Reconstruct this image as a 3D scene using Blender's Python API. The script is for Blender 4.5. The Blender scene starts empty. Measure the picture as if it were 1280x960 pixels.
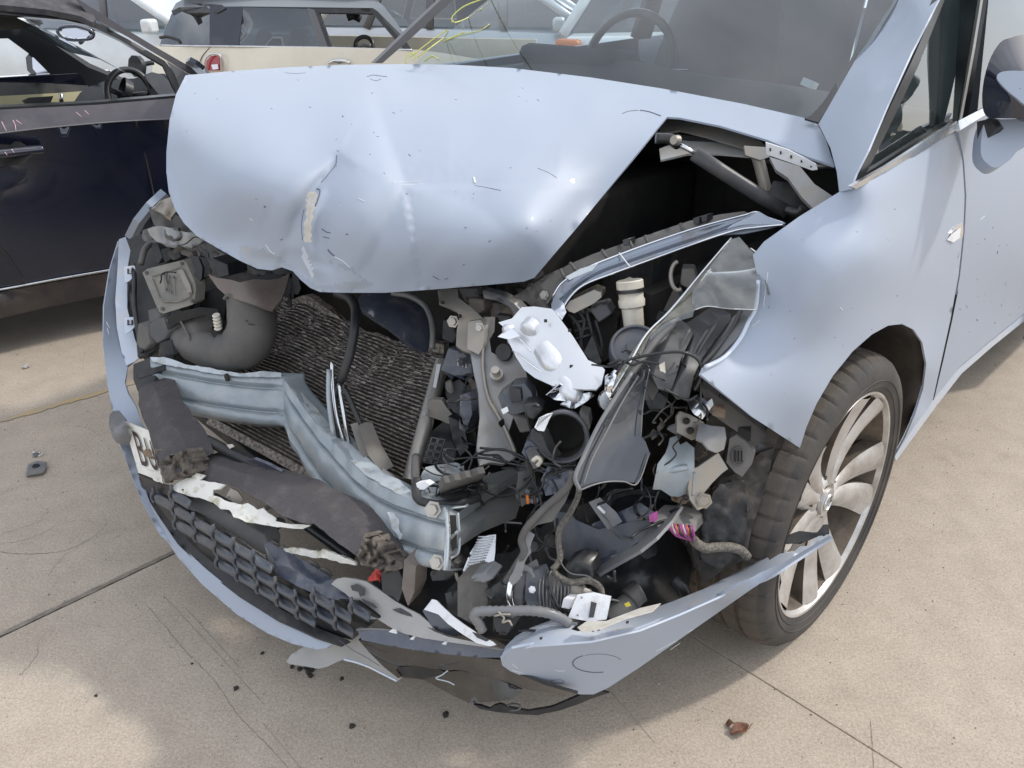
import bpy, bmesh, math, random
import numpy as np
from mathutils import Vector, Matrix
from mathutils.bvhtree import BVHTree
from mathutils.geometry import delaunay_2d_cdt
random.seed(7); np.random.seed(7)
R = math.radians
SC = bpy.context.scene; COL = SC.collection
# ------------------------------------------------------------------ camera
FPX, PITCH, CH = 967.0, R(28), 1.27
cam = bpy.data.objects.new('camera', bpy.data.cameras.new('camera')); COL.objects.link(cam)
cam.data.sensor_width = 36; cam.data.lens = FPX/1280*36; cam.data.clip_start = .02; cam.data.clip_end = 500
cam.location = (0, 0, CH); cam.rotation_euler = (R(90)-PITCH, 0, 0); SC.camera = cam
# ------------------------------------------------------------------ sky, sun, exposure
SUN = Vector((.966, .259, 1.0)).normalized()           # towards the sun
elev = math.asin(SUN.z); azi = math.atan2(SUN.x, SUN.y)
wd = bpy.data.worlds.new('World'); SC.world = wd; wd.use_nodes = True
nt = wd.node_tree; nt.nodes.clear()
wo = nt.nodes.new('ShaderNodeOutputWorld'); bg = nt.nodes.new('ShaderNodeBackground'); sk = nt.nodes.new('ShaderNodeTexSky')
sk.sky_type = 'NISHITA'; sk.sun_disc = False; sk.sun_elevation = elev; sk.sun_rotation = azi
sk.air_density = 1.0; sk.dust_density = 2.0; sk.ozone_density = 1.5
tc = nt.nodes.new('ShaderNodeTexCoord'); nz = nt.nodes.new('ShaderNodeTexNoise'); nz.inputs['Scale'].default_value = 2.6; nz.inputs['Detail'].default_value = 7
mp = nt.nodes.new('ShaderNodeMapping'); mp.inputs['Scale'].default_value = (1, 1, 2.4)
rp = nt.nodes.new('ShaderNodeValToRGB'); rp.color_ramp.elements[0].position = .42; rp.color_ramp.elements[1].position = .66
rp.color_ramp.elements[1].color = (.72, .72, .72, 1); rp.color_ramp.elements[0].color = (.30, .30, .30, 1)
mx = nt.nodes.new('ShaderNodeMix'); mx.data_type = 'RGBA'; mx.inputs[7].default_value = (14.0, 14.2, 14.6, 1)
L = nt.links.new
L(tc.outputs['Generated'], mp.inputs[0]); L(mp.outputs[0], nz.inputs['Vector']); L(nz.outputs['Fac'], rp.inputs[0]); L(rp.outputs[0], mx.inputs[0]); L(sk.outputs[0], mx.inputs[6])
L(mx.outputs[2], bg.inputs[0]); bg.inputs[1].default_value = .15; L(bg.outputs[0], wo.inputs[0])
sl = bpy.data.lights.new('sun', 'SUN'); sl.energy = 2.1; sl.angle = R(3.5); sl.color = (1, .95, .87)
so = bpy.data.objects.new('sun', sl); COL.objects.link(so); so.rotation_euler = SUN.to_track_quat('Z', 'Y').to_euler()
SC.view_settings.view_transform = 'Standard'; SC.view_settings.look = 'None'; SC.view_settings.exposure = 0.0; SC.view_settings.gamma = 1

# ------------------------------------------------------------------ frames: photograph measurements -> real positions
CAMF = np.array([0, math.cos(PITCH), -math.sin(PITCH)]); CAMU = np.array([0, math.sin(PITCH), math.cos(PITCH)])
def ray(px, py):
    return CAMF + np.array([(px-640)/FPX, 0, 0]) - CAMU*((py-480)/FPX)
class Frame:
    def __init__(s, x, y, rot, z=0):
        s.o = np.array([x, y, z]); s.r = rot; c, n = math.cos(rot), math.sin(rot)
        s.M = np.array([[c, n, 0], [-n, c, 0], [0, 0, 1]])
    def toL(s, w): return s.M @ (np.array(w)-s.o)
    def P(s, px, py, d=None, u=None, v=None, z=None):
        C = s.toL((0, 0, CH)); r = s.M @ ray(px, py)
        if d is not None: return C + r*d
        i, val = (0, u) if u is not None else (1, v) if v is not None else (2, z)
        return C + r*((val-C[i])/r[i])
    def D(s, px, py, **k):
        p = s.P(px, py, **k)-s.toL((0, 0, CH)); return float((s.M.T @ p) @ CAMF)
    def pix(s, p):
        w = s.M.T @ np.array(p) + s.o - np.array([0, 0, CH]); d = w @ CAMF
        return 640+FPX*w[0]/d, 480-FPX*(w @ CAMU)/d, d
F = Frame(.641, 1.264, R(45))      # the crashed car: u backwards, v across, z up
def setF(f):
    global F; F = f

# ------------------------------------------------------------------ materials
MATS = {}
def mat(name, col, rough=.5, metal=0, coat=0, col2=None, mixs=6, mixp=(.4, .65), bump=0, bs=60, rough2=None, fine=None, alpha=None, emit=None):
    m = bpy.data.materials.new(name); m.use_nodes = True; n = m.node_tree.nodes; l = m.node_tree.links.new
    b = n['Principled BSDF']; b.inputs['Base Color'].default_value = (*col, 1); b.inputs['Roughness'].default_value = rough
    b.inputs['Metallic'].default_value = metal; b.inputs['Coat Weight'].default_value = coat; b.inputs['Coat Roughness'].default_value = .04
    t = n.new('ShaderNodeTexCoord')
    if col2:
        q = n.new('ShaderNodeTexNoise'); q.inputs['Scale'].default_value = mixs; q.inputs['Detail'].default_value = 8; q.inputs['Roughness'].default_value = .65
        l(t.outputs['Object'], q.inputs['Vector'])
        r = n.new('ShaderNodeValToRGB'); r.color_ramp.elements[0].position, r.color_ramp.elements[1].position = mixp
        l(q.outputs['Fac'], r.inputs[0]); x = n.new('ShaderNodeMix'); x.data_type = 'RGBA'
        x.inputs[6].default_value = (*col, 1); x.inputs[7].default_value = (*col2, 1); l(r.outputs[0], x.inputs[0]); l(x.outputs[2], b.inputs['Base Color'])
        if rough2 is not None:
            y = n.new('ShaderNodeMapRange'); y.inputs[3].default_value = rough; y.inputs[4].default_value = rough2
            l(r.outputs[0], y.inputs[0]); l(y.outputs[0], b.inputs['Roughness'])
    if bump:
        q = n.new('ShaderNodeTexNoise'); q.inputs['Scale'].default_value = bs; q.inputs['Detail'].default_value = 5; l(t.outputs['Object'], q.inputs['Vector'])
        u = n.new('ShaderNodeBump'); u.inputs['Strength'].default_value = bump; u.inputs['Distance'].default_value = .004; l(q.outputs['Fac'], u.inputs['Height']); l(u.outputs[0], b.inputs['Normal'])
    if emit: b.inputs['Emission Color'].default_value = (*emit, 1); b.inputs['Emission Strength'].default_value = 1
    MATS[name] = m; return m
def glass(name, tint, refl=.06, dirt=0, dcol=(.6, .6, .58), dsc=30):
    m = bpy.data.materials.new(name); m.use_nodes = True; n = m.node_tree.nodes; l = m.node_tree.links.new; n.clear()
    o = n.new('ShaderNodeOutputMaterial'); tr = n.new('ShaderNodeBsdfTransparent'); tr.inputs[0].default_value = (*tint, 1)
    g = n.new('ShaderNodeBsdfGlossy'); g.inputs['Roughness'].default_value = .02; g.inputs[0].default_value = (.95, .97, 1, 1)
    f = n.new('ShaderNodeFresnel'); f.inputs[0].default_value = 1.5
    a = n.new('ShaderNodeMath'); a.operation = 'ADD'; a.inputs[1].default_value = refl; l(f.outputs[0], a.inputs[0])
    x = n.new('ShaderNodeMixShader'); l(a.outputs[0], x.inputs[0]); l(tr.outputs[0], x.inputs[1]); l(g.outputs[0], x.inputs[2])
    if dirt:
        df = n.new('ShaderNodeBsdfDiffuse'); df.inputs[0].default_value = (*dcol, 1)
        t = n.new('ShaderNodeTexCoord'); q = n.new('ShaderNodeTexNoise'); q.inputs['Scale'].default_value = dsc; q.inputs['Detail'].default_value = 8; l(t.outputs['Object'], q.inputs['Vector'])
        mr = n.new('ShaderNodeMapRange'); mr.inputs[1].default_value = .3; mr.inputs[2].default_value = .75; mr.inputs[3].default_value = dirt*.3; mr.inputs[4].default_value = dirt*1.3; l(q.outputs['Fac'], mr.inputs[0])
        y = n.new('ShaderNodeMixShader'); l(mr.outputs[0], y.inputs[0]); l(x.outputs[0], y.inputs[1]); l(df.outputs[0], y.inputs[2]); l(y.outputs[0], o.inputs[0])
    else: l(x.outputs[0], o.inputs[0])
    MATS[name] = m; return m
DUST = (.150, .140, .128)
mat('paint', (.335, .385, .47), .52, .04, .05, col2=(.35, .392, .462), mixs=3, mixp=(.3, .8), rough2=.5)
mat('paint_dusty', (.29, .345, .43), .5, .1, .2, col2=(.36, .35, .33), mixs=9, mixp=(.45, .75))
mat('paint_pale', (.52, .58, .68), .45, .15, .3, col2=(.62, .62, .62), mixs=22, mixp=(.5, .7))
mat('primer', (.50, .47, .41), .8, col2=(.62, .60, .56), mixs=40)
mat('paint_back', (.33, .33, .325), .62, col2=(.38, .375, .36), mixs=14, bump=.05, bs=200)
mat('white_torn', (.72, .71, .66), .6, col2=(.42, .40, .30), mixs=28, mixp=(.52, .66), bump=.15, bs=90)
mat('black_gloss', (.012, .012, .014), .12, 0, .6, col2=(.06, .052, .043), mixs=7, rough2=.35)
mat('blue_gloss', (.045, .055, .085), .2, 0, .6, col2=(.11, .11, .12), mixs=14, mixp=(.4, .8), rough2=.4)
mat('blue_cell', (.070, .080, .100), .38, 0, .2, col2=(.12, .115, .11), mixs=20, mixp=(.42, .75), rough2=.65)
mat('black', (.020, .021, .024), .44, col2=(.060, .056, .050), mixs=16, mixp=(.45, .75), rough2=.75, bump=.1, bs=120)
mat('black_clean', (.013, .014, .016), .32, col2=(.03, .03, .03), mixs=20)
mat('dark_cavity', (.012, .012, .012), .8, col2=(.03, .027, .023), mixs=10)
mat('grey_plastic', (.085, .083, .082), .55, col2=(.135, .13, .12), mixs=11, mixp=(.4, .7), bump=.1, bs=80)
mat('mid_grey', (.15, .157, .168), .34, col2=(.21, .205, .195), mixs=14, bump=.05)
mat('dusty_plastic', (.10, .095, .09), .62, col2=DUST, mixs=8, mixp=(.38, .68), bump=.14, bs=70)
mat('brown_plastic', (.13, .105, .09), .4, col2=(.20, .17, .15), mixs=9, rough2=.65, bump=.08)
mat('fin_dark', (.085, .076, .068), .8, col2=(.16, .14, .12), mixs=110, mixp=(.45, .62))
mat('fin_pale', (.50, .46, .42), .65, .2, 0, col2=(.12, .10, .09), mixs=60)
mat('module', (.19, .18, .16), .6, col2=(.27, .25, .21), mixs=18, bump=.12, bs=120)
mat('foam', (.082, .076, .080), .95, col2=(.125, .115, .112), mixs=26, mixp=(.5, .75), bump=.9, bs=330)
mat('foam_torn', (.10, .09, .08), .95, col2=(.20, .17, .14), mixs=60, bump=1, bs=160)
mat('steel_blue', (.31, .355, .385), .40, .2, .12, col2=(.46, .475, .47), mixs=13, mixp=(.45, .75), bump=.06, bs=50)
mat('steel_pale', (.52, .57, .60), .5, .2, 0, col2=(.33, .32, .30), mixs=30, mixp=(.5, .68), bump=.2, bs=90)
mat('steel_grey', (.31, .32, .33), .48, .3, 0, col2=(.30, .27, .23), mixs=12, bump=.1, bs=60)
mat('bracket', (.30, .29, .27), .5, .5, 0, col2=(.36, .31, .25), mixs=20, bump=.1)
mat('rail', (.27, .30, .31), .45, .15, .1, col2=(.33, .325, .30), mixs=10)
mat('grey_l', (.15, .145, .135), .6, .1, 0, col2=(.19, .17, .145), mixs=20)
mat('lamp_grey', (.050, .051, .055), .42, col2=(.10, .095, .088), mixs=14, mixp=(.45, .75), bump=.05)
mat('rust', (.20, .13, .085), .8, .1, 0, col2=(.30, .24, .18), mixs=30, bump=.5, bs=140)
mat('alloy_tank', (.42, .41, .39), .45, .6, 0, col2=(.50, .46, .40), mixs=30, bump=.15, bs=120)
mat('chrome', (.78, .80, .84), .09, 1, 0)
mat('chrome_dull', (.62, .64, .66), .22, 1, 0, col2=(.42, .41, .40), mixs=25, mixp=(.5, .8), rough2=.4)
mat('reflector', (.70, .72, .75), .28, .45, .5)
mat('white_plastic', (.66, .62, .53), .5, col2=(.48, .42, .33), mixs=25, mixp=(.5, .75))
mat('white_clean', (.75, .76, .78), .45, col2=(.5, .5, .5), mixs=40, mixp=(.55, .75))
mat('plate', (.74, .73, .68), .5, col2=(.50, .46, .38), mixs=25, mixp=(.45, .8))
mat('ink', (.04, .022, .02), .5)
mat('label', (.72, .73, .74), .5)
mat('print', (.05, .05, .055), .6)
mat('red', (.50, .035, .02), .4); mat('magenta', (.33, .07, .24), .5); mat('amber', (.55, .15, .02), .3); mat('yellow', (.55, .45, .04), .5)
mat('rubber', (.036, .034, .033), .75, col2=(.085, .072, .060), mixs=9, mixp=(.40, .75), bump=.12, bs=150)
mat('tread', (.055, .048, .041), .85, col2=(.12, .098, .077), mixs=9, mixp=(.36, .75), bump=.2, bs=200)
mat('alloy', (.56, .55, .535), .36, .6, .2, col2=(.27, .235, .19), mixs=11, mixp=(.42, .72), rough2=.65)
mat('alloy_dirty', (.15, .12, .09), .7, .3, 0, col2=(.07, .055, .042), mixs=16)
mat('liner', (.038, .034, .030), .8, col2=(.085, .070, .056), mixs=10, mixp=(.45, .75), bump=.4, bs=60)
mat('liner_dark', (.020, .021, .022), .6, col2=(.09, .07, .055), mixs=12, mixp=(.5, .75), bump=.3, bs=90)
mat('braid', (.10, .092, .08), .8, col2=(.19, .17, .14), mixs=220, mixp=(.45, .55), bump=.5, bs=400)
mat('dash', (.034, .038, .043), .8); mat('seat', (.06, .064, .07), .85); mat('headlining', (.30, .31, .32), .9)
mat('navy', (.008, .011, .024), .10, 0, 1, col2=(.016, .018, .030), mixs=4, mixp=(.35, .8), rough2=.2)
mat('navy_dusty', (.045, .042, .052), .33, .3, .5, col2=(.10, .088, .095), mixs=6, mixp=(.35, .75), rough2=.5)
mat('navy_low', (.035, .030, .034), .5, .1, .2, col2=(.12, .10, .08), mixs=5, mixp=(.42, .8), rough2=.7)
mat('soft_top', (.05, .048, .055), .8, col2=(.09, .085, .085), mixs=30, bump=.2, bs=300)
mat('beige', (.48, .44, .27), .7); mat('cream', (.72, .67, .55), .3, 0, .6, col2=(.66, .60, .48), mixs=3)
mat('white_car', (.70, .74, .76), .3, 0, .6, col2=(.62, .65, .66), mixs=3); mat('silver_car', (.50, .53, .56), .3, .5, .6)
mat('grey_roof', (.12, .135, .15), .3, .2, .6); mat('pillar_grey', (.12, .12, .125), .5); mat('tail_red', (.35, .03, .035), .15, 0, .5)
mat('leaf', (.12, .05, .028), .7, col2=(.20, .10, .06), mixs=80); mat('crumb', (.03, .026, .022), .8); mat('pale_bit', (.5, .47, .42), .8)
mat('grit', (.16, .13, .10), .9)
mat('yellow_paint', (.50, .37, .18), .85, col2=(.37, .32, .255), mixs=9, mixp=(.35, .6), bump=.2, bs=120)
mat('sealant', (.17, .15, .125), .9, col2=(.28, .25, .21), mixs=30, bump=.5, bs=200); mat('faint_dark', (.17, .148, .122), .95); mat('faint', (.27, .24, .20), .95)
mat('crack', (.07, .06, .05), .95); mat('pink', (.75, .45, .55), .7); mat('scratch', (.09, .10, .14), .6); mat('pen', (.58, .60, .16), .6)
glass('screen_glass', (.66, .76, .78), .035, .006, (.45, .5, .52)); glass('side_glass', (.60, .74, .72), .08, .05, (.4, .48, .48), 8); glass('clear', (.85, .87, .86), .03, .10, (.7, .7, .66), 60)
glass('clear_dirty', (.62, .62, .55), .04, .35, (.45, .42, .33), 50); glass('smoked', (.30, .32, .35), .04, .22, (.20, .21, .23), 25); glass('smoked_solid', (.16, .175, .20), .05, .55, (.13, .14, .16), 12); glass('car_glass', (.20, .24, .26), .08, .03)
# radiator fins material
m = mat('fins', (.15, .14, .125), .6, .5, 0)
n = m.node_tree.nodes; l = m.node_tree.links.new; b = n['Principled BSDF']; t = n.new('ShaderNodeTexCoord')
w = n.new('ShaderNodeTexNoise'); w.inputs['Scale'].default_value = 130; w.inputs['Detail'].default_value = 8; l(t.outputs['Object'], w.inputs['Vector'])
r = n.new('ShaderNodeValToRGB'); r.color_ramp.elements[0].position = .38; r.color_ramp.elements[1].position = .66
r.color_ramp.elements[0].color = (.16, .14, .122, 1); r.color_ramp.elements[1].color = (.50, .45, .40, 1); l(w.outputs['Fac'], r.inputs[0]); l(r.outputs[0], b.inputs['Base Color'])
# concrete
def concrete():
    m = bpy.data.materials.new('concrete'); m.use_nodes = True; n = m.node_tree.nodes; l = m.node_tree.links.new; b = n['Principled BSDF']
    t = n.new('ShaderNodeNewGeometry')
    def noise(s, d=6, r=.6):
        q = n.new('ShaderNodeTexNoise'); q.inputs['Scale'].default_value = s; q.inputs['Detail'].default_value = d; q.inputs['Roughness'].default_value = r; l(t.outputs['Position'], q.inputs['Vector']); return q.outputs['Fac']
    def ramp(f, a, ca, bb, cb):
        q = n.new('ShaderNodeValToRGB'); q.color_ramp.elements[0].position = a; q.color_ramp.elements[1].position = bb; q.color_ramp.elements[0].color = (*ca, 1); q.color_ramp.elements[1].color = (*cb, 1); l(f, q.inputs[0]); return q.outputs[0]
    def mul(a, c, f=1, mode='MULTIPLY'):
        q = n.new('ShaderNodeMix'); q.data_type = 'RGBA'; q.blend_type = mode; q.inputs[0].default_value = f; l(a, q.inputs[6]); l(c, q.inputs[7]); return q.outputs[2]
    base = ramp(noise(1.7, 8), .3, (.465, .405, .335), .7, (.52, .46, .385))
    c = mul(base, ramp(noise(11, 8, .7), .3, (.86, .85, .84), .7, (1.05, 1.05, 1.05)))
    c = mul(c, ramp(noise(170, 4, .7), .36, (.80, .785, .77), .62, (1.06, 1.06, 1.06)))
    c = mul(c, ramp(noise(420, 2), .35, (.8, .8, .8), .65, (1.12, 1.1, 1.08)))
    for sc, lo, hi, col in ((95, .07, .12, (.58, .54, .50)), (60, .06, .09, (1.25, 1.23, 1.2))):
        v = n.new('ShaderNodeTexVoronoi'); v.inputs['Scale'].default_value = sc; l(t.outputs['Position'], v.inputs['Vector'])
        sp = ramp(v.outputs['Distance'], lo, col, hi, (1, 1, 1)); c = mul(c, sp)
    # small dark pits and old oily spots
    c = mul(c, ramp(noise(5, 4, .5), .66, (1, 1, 1), .80, (.72, .70, .68)))
    l(c, b.inputs['Base Color']); b.inputs['Roughness'].default_value = .88
    u = n.new('ShaderNodeBump'); u.inputs['Strength'].default_value = .45; u.inputs['Distance'].default_value = .003; l(noise(190, 6, .7), u.inputs['Height']); l(u.outputs[0], b.inputs['Normal'])
    return m
MATS['concrete'] = concrete()

# ------------------------------------------------------------------ building helpers
def link(name, me, m, parent=None):
    o = bpy.data.objects.new(name, me); COL.objects.link(o)
    if m is not None and not me.materials: me.materials.append(MATS[m])
    if parent is not None: o.parent = parent
    return o
def thing(name, label, cat, fr, group=None):
    o = bpy.data.objects.new(name, None); COL.objects.link(o); o.empty_display_size = .1
    o.location = fr.o; o.rotation_euler = (0, 0, fr.r); o['label'] = label; o['category'] = cat
    if group: o['group'] = group
    return o
def tag(o, label=None, cat=None, group=None, kind=None):
    for k, v in (('label', label), ('category', cat), ('group', group), ('kind', kind)):
        if v: o[k] = v
    return o
def mesh(name, vs, fs, m, parent=None, smooth=True):
    me = bpy.data.meshes.new(name); me.from_pydata([tuple(map(float, v)) for v in vs], [], fs); me.update()
    if smooth: me.polygons.foreach_set('use_smooth', [True]*len(me.polygons))
    return link(name, me, m, parent)
def solid(o, th, off=-1):
    k = o.modifiers.new('thickness', 'SOLIDIFY'); k.thickness = th; k.offset = off; k.use_even_offset = False; return o
def bev(o, w, seg=2, ang=40):
    k = o.modifiers.new('edges', 'BEVEL'); k.width = w; k.segments = seg; k.limit_method = 'ANGLE'; k.angle_limit = R(ang); return o
def sharp(o, ang=35):
    o.data.set_sharp_from_angle(angle=R(ang)); return o
def catmull(pts, n=6, closed=False):
    P = [np.array(p, float) for p in pts]; N = len(P); out = []
    for i in range(N if closed else N-1):
        p0 = P[(i-1) % N] if closed or i > 0 else P[0]*2-P[1]
        p1, p2 = P[i], P[(i+1) % N]
        p3 = P[(i+2) % N] if closed or i < N-2 else P[-1]*2-P[-2]
        for k in range(n):
            t = k/n; out.append(.5*((2*p1)+(-p0+p2)*t+(2*p0-5*p1+4*p2-p3)*t*t+(-p0+3*p1-3*p2+p3)*t**3))
    if not closed: out.append(P[-1])
    return out
def tps(ctrl):
    """smooth map pixel -> inverse depth; a plane stays a plane"""
    c = np.array([(x/500, y/500, 1/d) for x, y, d in ctrl], float); n = len(c)
    if n == 1: return lambda X: np.full(len(X), 1/c[0, 2])
    if n == 2:
        a, b_ = c; dv = b_[:2]-a[:2]
        return lambda X: 1/(a[2]+(b_[2]-a[2])*np.clip(((X/500-a[:2]) @ dv)/(dv @ dv), -.5, 1.5))
    if n == 3:
        A = np.c_[np.ones(3), c[:, :2]]; w = np.linalg.lstsq(A, c[:, 2], rcond=None)[0]
        return lambda X: 1/(w[0]+(X/500) @ w[1:])
    def U(r2): return np.where(r2 > 1e-12, .5*r2*np.log(r2+1e-20), 0)
    r2 = ((c[:, None, :2]-c[None, :, :2])**2).sum(-1); K = U(r2)+np.eye(n)*1e-4; Pm = np.c_[np.ones(n), c[:, :2]]
    A = np.zeros((n+3, n+3)); A[:n, :n] = K; A[:n, n:] = Pm; A[n:, :n] = Pm.T; w = np.linalg.solve(A, np.r_[c[:, 2], 0, 0, 0])
    return lambda X: 1/(U((((X/500)[:, None, :]-c[None, :, :2])**2).sum(-1)) @ w[:n]+w[n]+(X/500) @ w[n+1:])
def cdepth(ctrl):
    if isinstance(ctrl, (int, float)): return [(0, 0, ctrl)]
    out = []
    for c in ctrl:
        if isinstance(c[2], str): k, v = c[2].split('='); out.append((c[0], c[1], F.D(c[0], c[1], **{k: float(v)})))
        else: out.append(c)
    return out
def inside(poly, X):
    x, y = X[:, 0], X[:, 1]; r = np.zeros(len(X), bool); px, py = poly[:, 0], poly[:, 1]; j = len(poly)-1
    for i in range(len(poly)):
        c = ((py[i] > y) != (py[j] > y)) & (x < (px[j]-px[i])*(y-py[i])/((py[j]-py[i]) or 1e-9)+px[i]); r ^= c; j = i
    return r
def triang(outline, step, sm=False, holes=(), jag=0):
    def dens(o):
        o = [np.array(p[:2], float) for p in o]
        if sm: o = catmull(o, 5, True)
        res = []
        for a, b_ in zip(o, o[1:]+o[:1]):
            k = max(1, int(np.linalg.norm(b_-a)/step))
            for i in range(k): res.append(a+(b_-a)*i/k)
        if jag: res = [p+np.random.uniform(-jag, jag, 2) for p in res]
        return np.array(res)
    loops = [dens(outline)]+[dens(h) for h in holes]
    lo, hi = loops[0].min(0), loops[0].max(0)
    gx, gy = np.meshgrid(np.arange(lo[0]+step*.5, hi[0], step), np.arange(lo[1]+step*.5, hi[1], step)); gx[::2] += step*.5
    G = np.c_[gx.ravel(), gy.ravel()]
    def ok(X):
        k = inside(loops[0], X)
        for h in loops[1:]: k &= ~inside(h, X)
        return k
    if len(G):
        G = G[ok(G)]; B = np.vstack(loops)
        if len(G): G = G[(((G[:, None]-B[None])**2).sum(-1)).min(1) > (step*.55)**2]
    pts = [tuple(p) for lp in loops for p in lp]; ed = []; b0 = 0
    for lp in loops:
        ed += [(b0+i, b0+(i+1) % len(lp)) for i in range(len(lp))]; b0 += len(lp)
    pts += [tuple(g) for g in G]
    v, e, f, *_ = delaunay_2d_cdt([Vector(p) for p in pts], ed, [], 0, 1e-4)
    V2 = np.array([tuple(p) for p in v]); f = [list(t) for t in f]
    cen = np.array([V2[t].mean(0) for t in f]); k = ok(cen)
    T = []
    for t, q in zip(f, k):
        if q:
            a, b_, c = V2[t]
            if (b_[0]-a[0])*(c[1]-a[1])-(b_[1]-a[1])*(c[0]-a[0]) > 0: t = t[::-1]
            T.append(t)
    return V2, T
def S(name, m, outline, ctrl, parent, step=12, th=.003, sm=False, holes=(), disp=None, jag=0, fmat=None, ext=None, b=0, wob=0):
    """sheet of material with a real position: outline and depth measured, thickness or extrusion real"""
    V2, T = triang(outline, step, sm, holes, jag); dep = tps(cdepth(ctrl))(V2); 
    if len(cdepth(ctrl)) == 1: dep = np.full(len(V2), cdepth(ctrl)[0][2])
    if disp is not None: dep = dep+disp(V2)
    if wob: dep = dep+np.random.uniform(-wob, wob, len(dep))
    P3 = [F.P(x, y, d=d) for (x, y), d in zip(V2, dep)]
    if ext is not None:
        e = np.array(ext, float); n = len(P3); cnt = {}
        for t in T:
            for a, b_ in ((t[0], t[1]), (t[1], t[2]), (t[2], t[0])): cnt[(a, b_)] = 1
        fs = [tuple(t) for t in T]+[(t[2]+n, t[1]+n, t[0]+n) for t in T]
        for (a, b_) in cnt:
            if (b_, a) not in cnt: fs.append((b_, a, a+n, b_+n))
        o = mesh(name, P3+[p+e for p in P3], fs, m, parent); sharp(o)
        if b: bev(o, b)
        return o
    if th:
        A = np.array(P3); N = np.zeros_like(A); TT = np.array(T); fn = np.cross(A[TT[:, 1]]-A[TT[:, 0]], A[TT[:, 2]]-A[TT[:, 0]])
        for k in range(3): np.add.at(N, TT[:, k], fn)
        ln = np.linalg.norm(N, axis=1); ln[ln == 0] = 1; N /= ln[:, None]; n = len(A)
        E_ = {(t[a], t[(a+1) % 3]) for t in T for a in range(3)}
        rim = [(b_, a, a+n, b_+n) for a, b_ in E_ if (b_, a) not in E_]
        o = mesh(name, list(A)+list(A-N*th), [tuple(t) for t in T]+[(t[2]+n, t[1]+n, t[0]+n) for t in T]+rim, m, parent)
        bm = bmesh.new(); bm.from_mesh(o.data); nr = len(T)*2; bm.faces.ensure_lookup_table()
        for f in bm.faces[nr:]:
            f.smooth = False
            for e in f.edges: e.smooth = False
        bm.to_mesh(o.data); bm.free()
    else: o = mesh(name, P3, [tuple(t) for t in T], m, parent)
    if fmat:
        names = []; idx = []
        for t in T:
            c = V2[t].mean(0); q = fmat(c) or m
            if q not in names and q != m: names.append(q)
            idx.append(0 if q == m else names.index(q)+1)
        for q in names: o.data.materials.append(MATS[q])
        o.data.polygons.foreach_set('material_index', idx+[0]*(len(o.data.polygons)-len(idx)))
    return o
def tube_mesh(P, r, seg=8, corr=0, cap=True):
    P = [np.array(p, float) for p in P]; vs, fs = [], []; N = len(P)
    t0 = P[1]-P[0]; t0 /= np.linalg.norm(t0); up = np.array([0, 0, 1.]) if abs(t0[2]) < .9 else np.array([1., 0, 0])
    a = np.cross(t0, up); a /= np.linalg.norm(a)
    for i in range(N):
        t = P[min(i+1, N-1)]-P[max(i-1, 0)]; t /= (np.linalg.norm(t) or 1); a = a-t*(a @ t); a /= (np.linalg.norm(a) or 1); c = np.cross(t, a)
        rr = (r[i*len(r)//N] if isinstance(r, (list, tuple)) else r)*(1+(corr if i % 2 else 0))
        for k in range(seg): q = 2*math.pi*k/seg; vs.append(P[i]+(a*math.cos(q)+c*math.sin(q))*rr)
    for i in range(N-1):
        for k in range(seg): k2 = (k+1) % seg; fs.append((i*seg+k, i*seg+k2, (i+1)*seg+k2, (i+1)*seg+k))
    if cap: fs += [tuple(range(seg))[::-1], tuple(range((N-1)*seg, N*seg))]
    return vs, fs
def T(name, m, pts, r, parent, seg=8, sm=True, n=5, corr=0):
    P = [F.P(p[0], p[1], d=p[2]) for p in pts]
    if sm and len(P) > 2: P = catmull(P, n)
    if corr:
        Ls = [0]
        for a, b_ in zip(P, P[1:]): Ls.append(Ls[-1]+np.linalg.norm(b_-a))
        k = max(6, int(Ls[-1]/(r*.55))); s = np.linspace(0, Ls[-1], k); A = np.array(P); P = list(np.c_[[np.interp(s, Ls, A[:, i]) for i in range(3)]].T)
    vs, fs = tube_mesh(P, r, seg, corr); return mesh(name, vs, fs, m, parent)
def lathe(name, m, c, axis, prof, parent, seg=32, closed=False):
    ax = np.array(axis, float); ax /= np.linalg.norm(ax); a = np.cross(ax, [0, 0, 1.] if abs(ax[2]) < .9 else [1., 0, 0]); a /= np.linalg.norm(a); b_ = np.cross(ax, a); c = np.array(c, float)
    vs, fs = [], []
    for h, r in prof:
        for k in range(seg): q = 2*math.pi*k/seg; vs.append(c+ax*h+(a*math.cos(q)+b_*math.sin(q))*r)
    for i in range(len(prof)-1):
        for k in range(seg): k2 = (k+1) % seg; fs.append((i*seg+k, (i+1)*seg+k, (i+1)*seg+k2, i*seg+k2))
    o = mesh(name, vs, fs, m, parent); sharp(o, 40); return o
def box(name, m, c, s, parent, rot=(0, 0, 0), b=.004):
    x, y, z = [q/2 for q in s]; M = np.array(Matrix.Rotation(rot[2], 3, 'Z') @ Matrix.Rotation(rot[1], 3, 'Y') @ Matrix.Rotation(rot[0], 3, 'X'))
    vs = [np.array(c)+M @ np.array((i*x, j*y, k*z)) for i in (-1, 1) for j in (-1, 1) for k in (-1, 1)]
    fs = [(0, 1, 3, 2), (4, 6, 7, 5), (0, 4, 5, 1), (2, 3, 7, 6), (0, 2, 6, 4), (1, 5, 7, 3)]
    o = mesh(name, vs, fs, m, parent); sharp(o)
    if b: bev(o, b)
    return o
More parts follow.
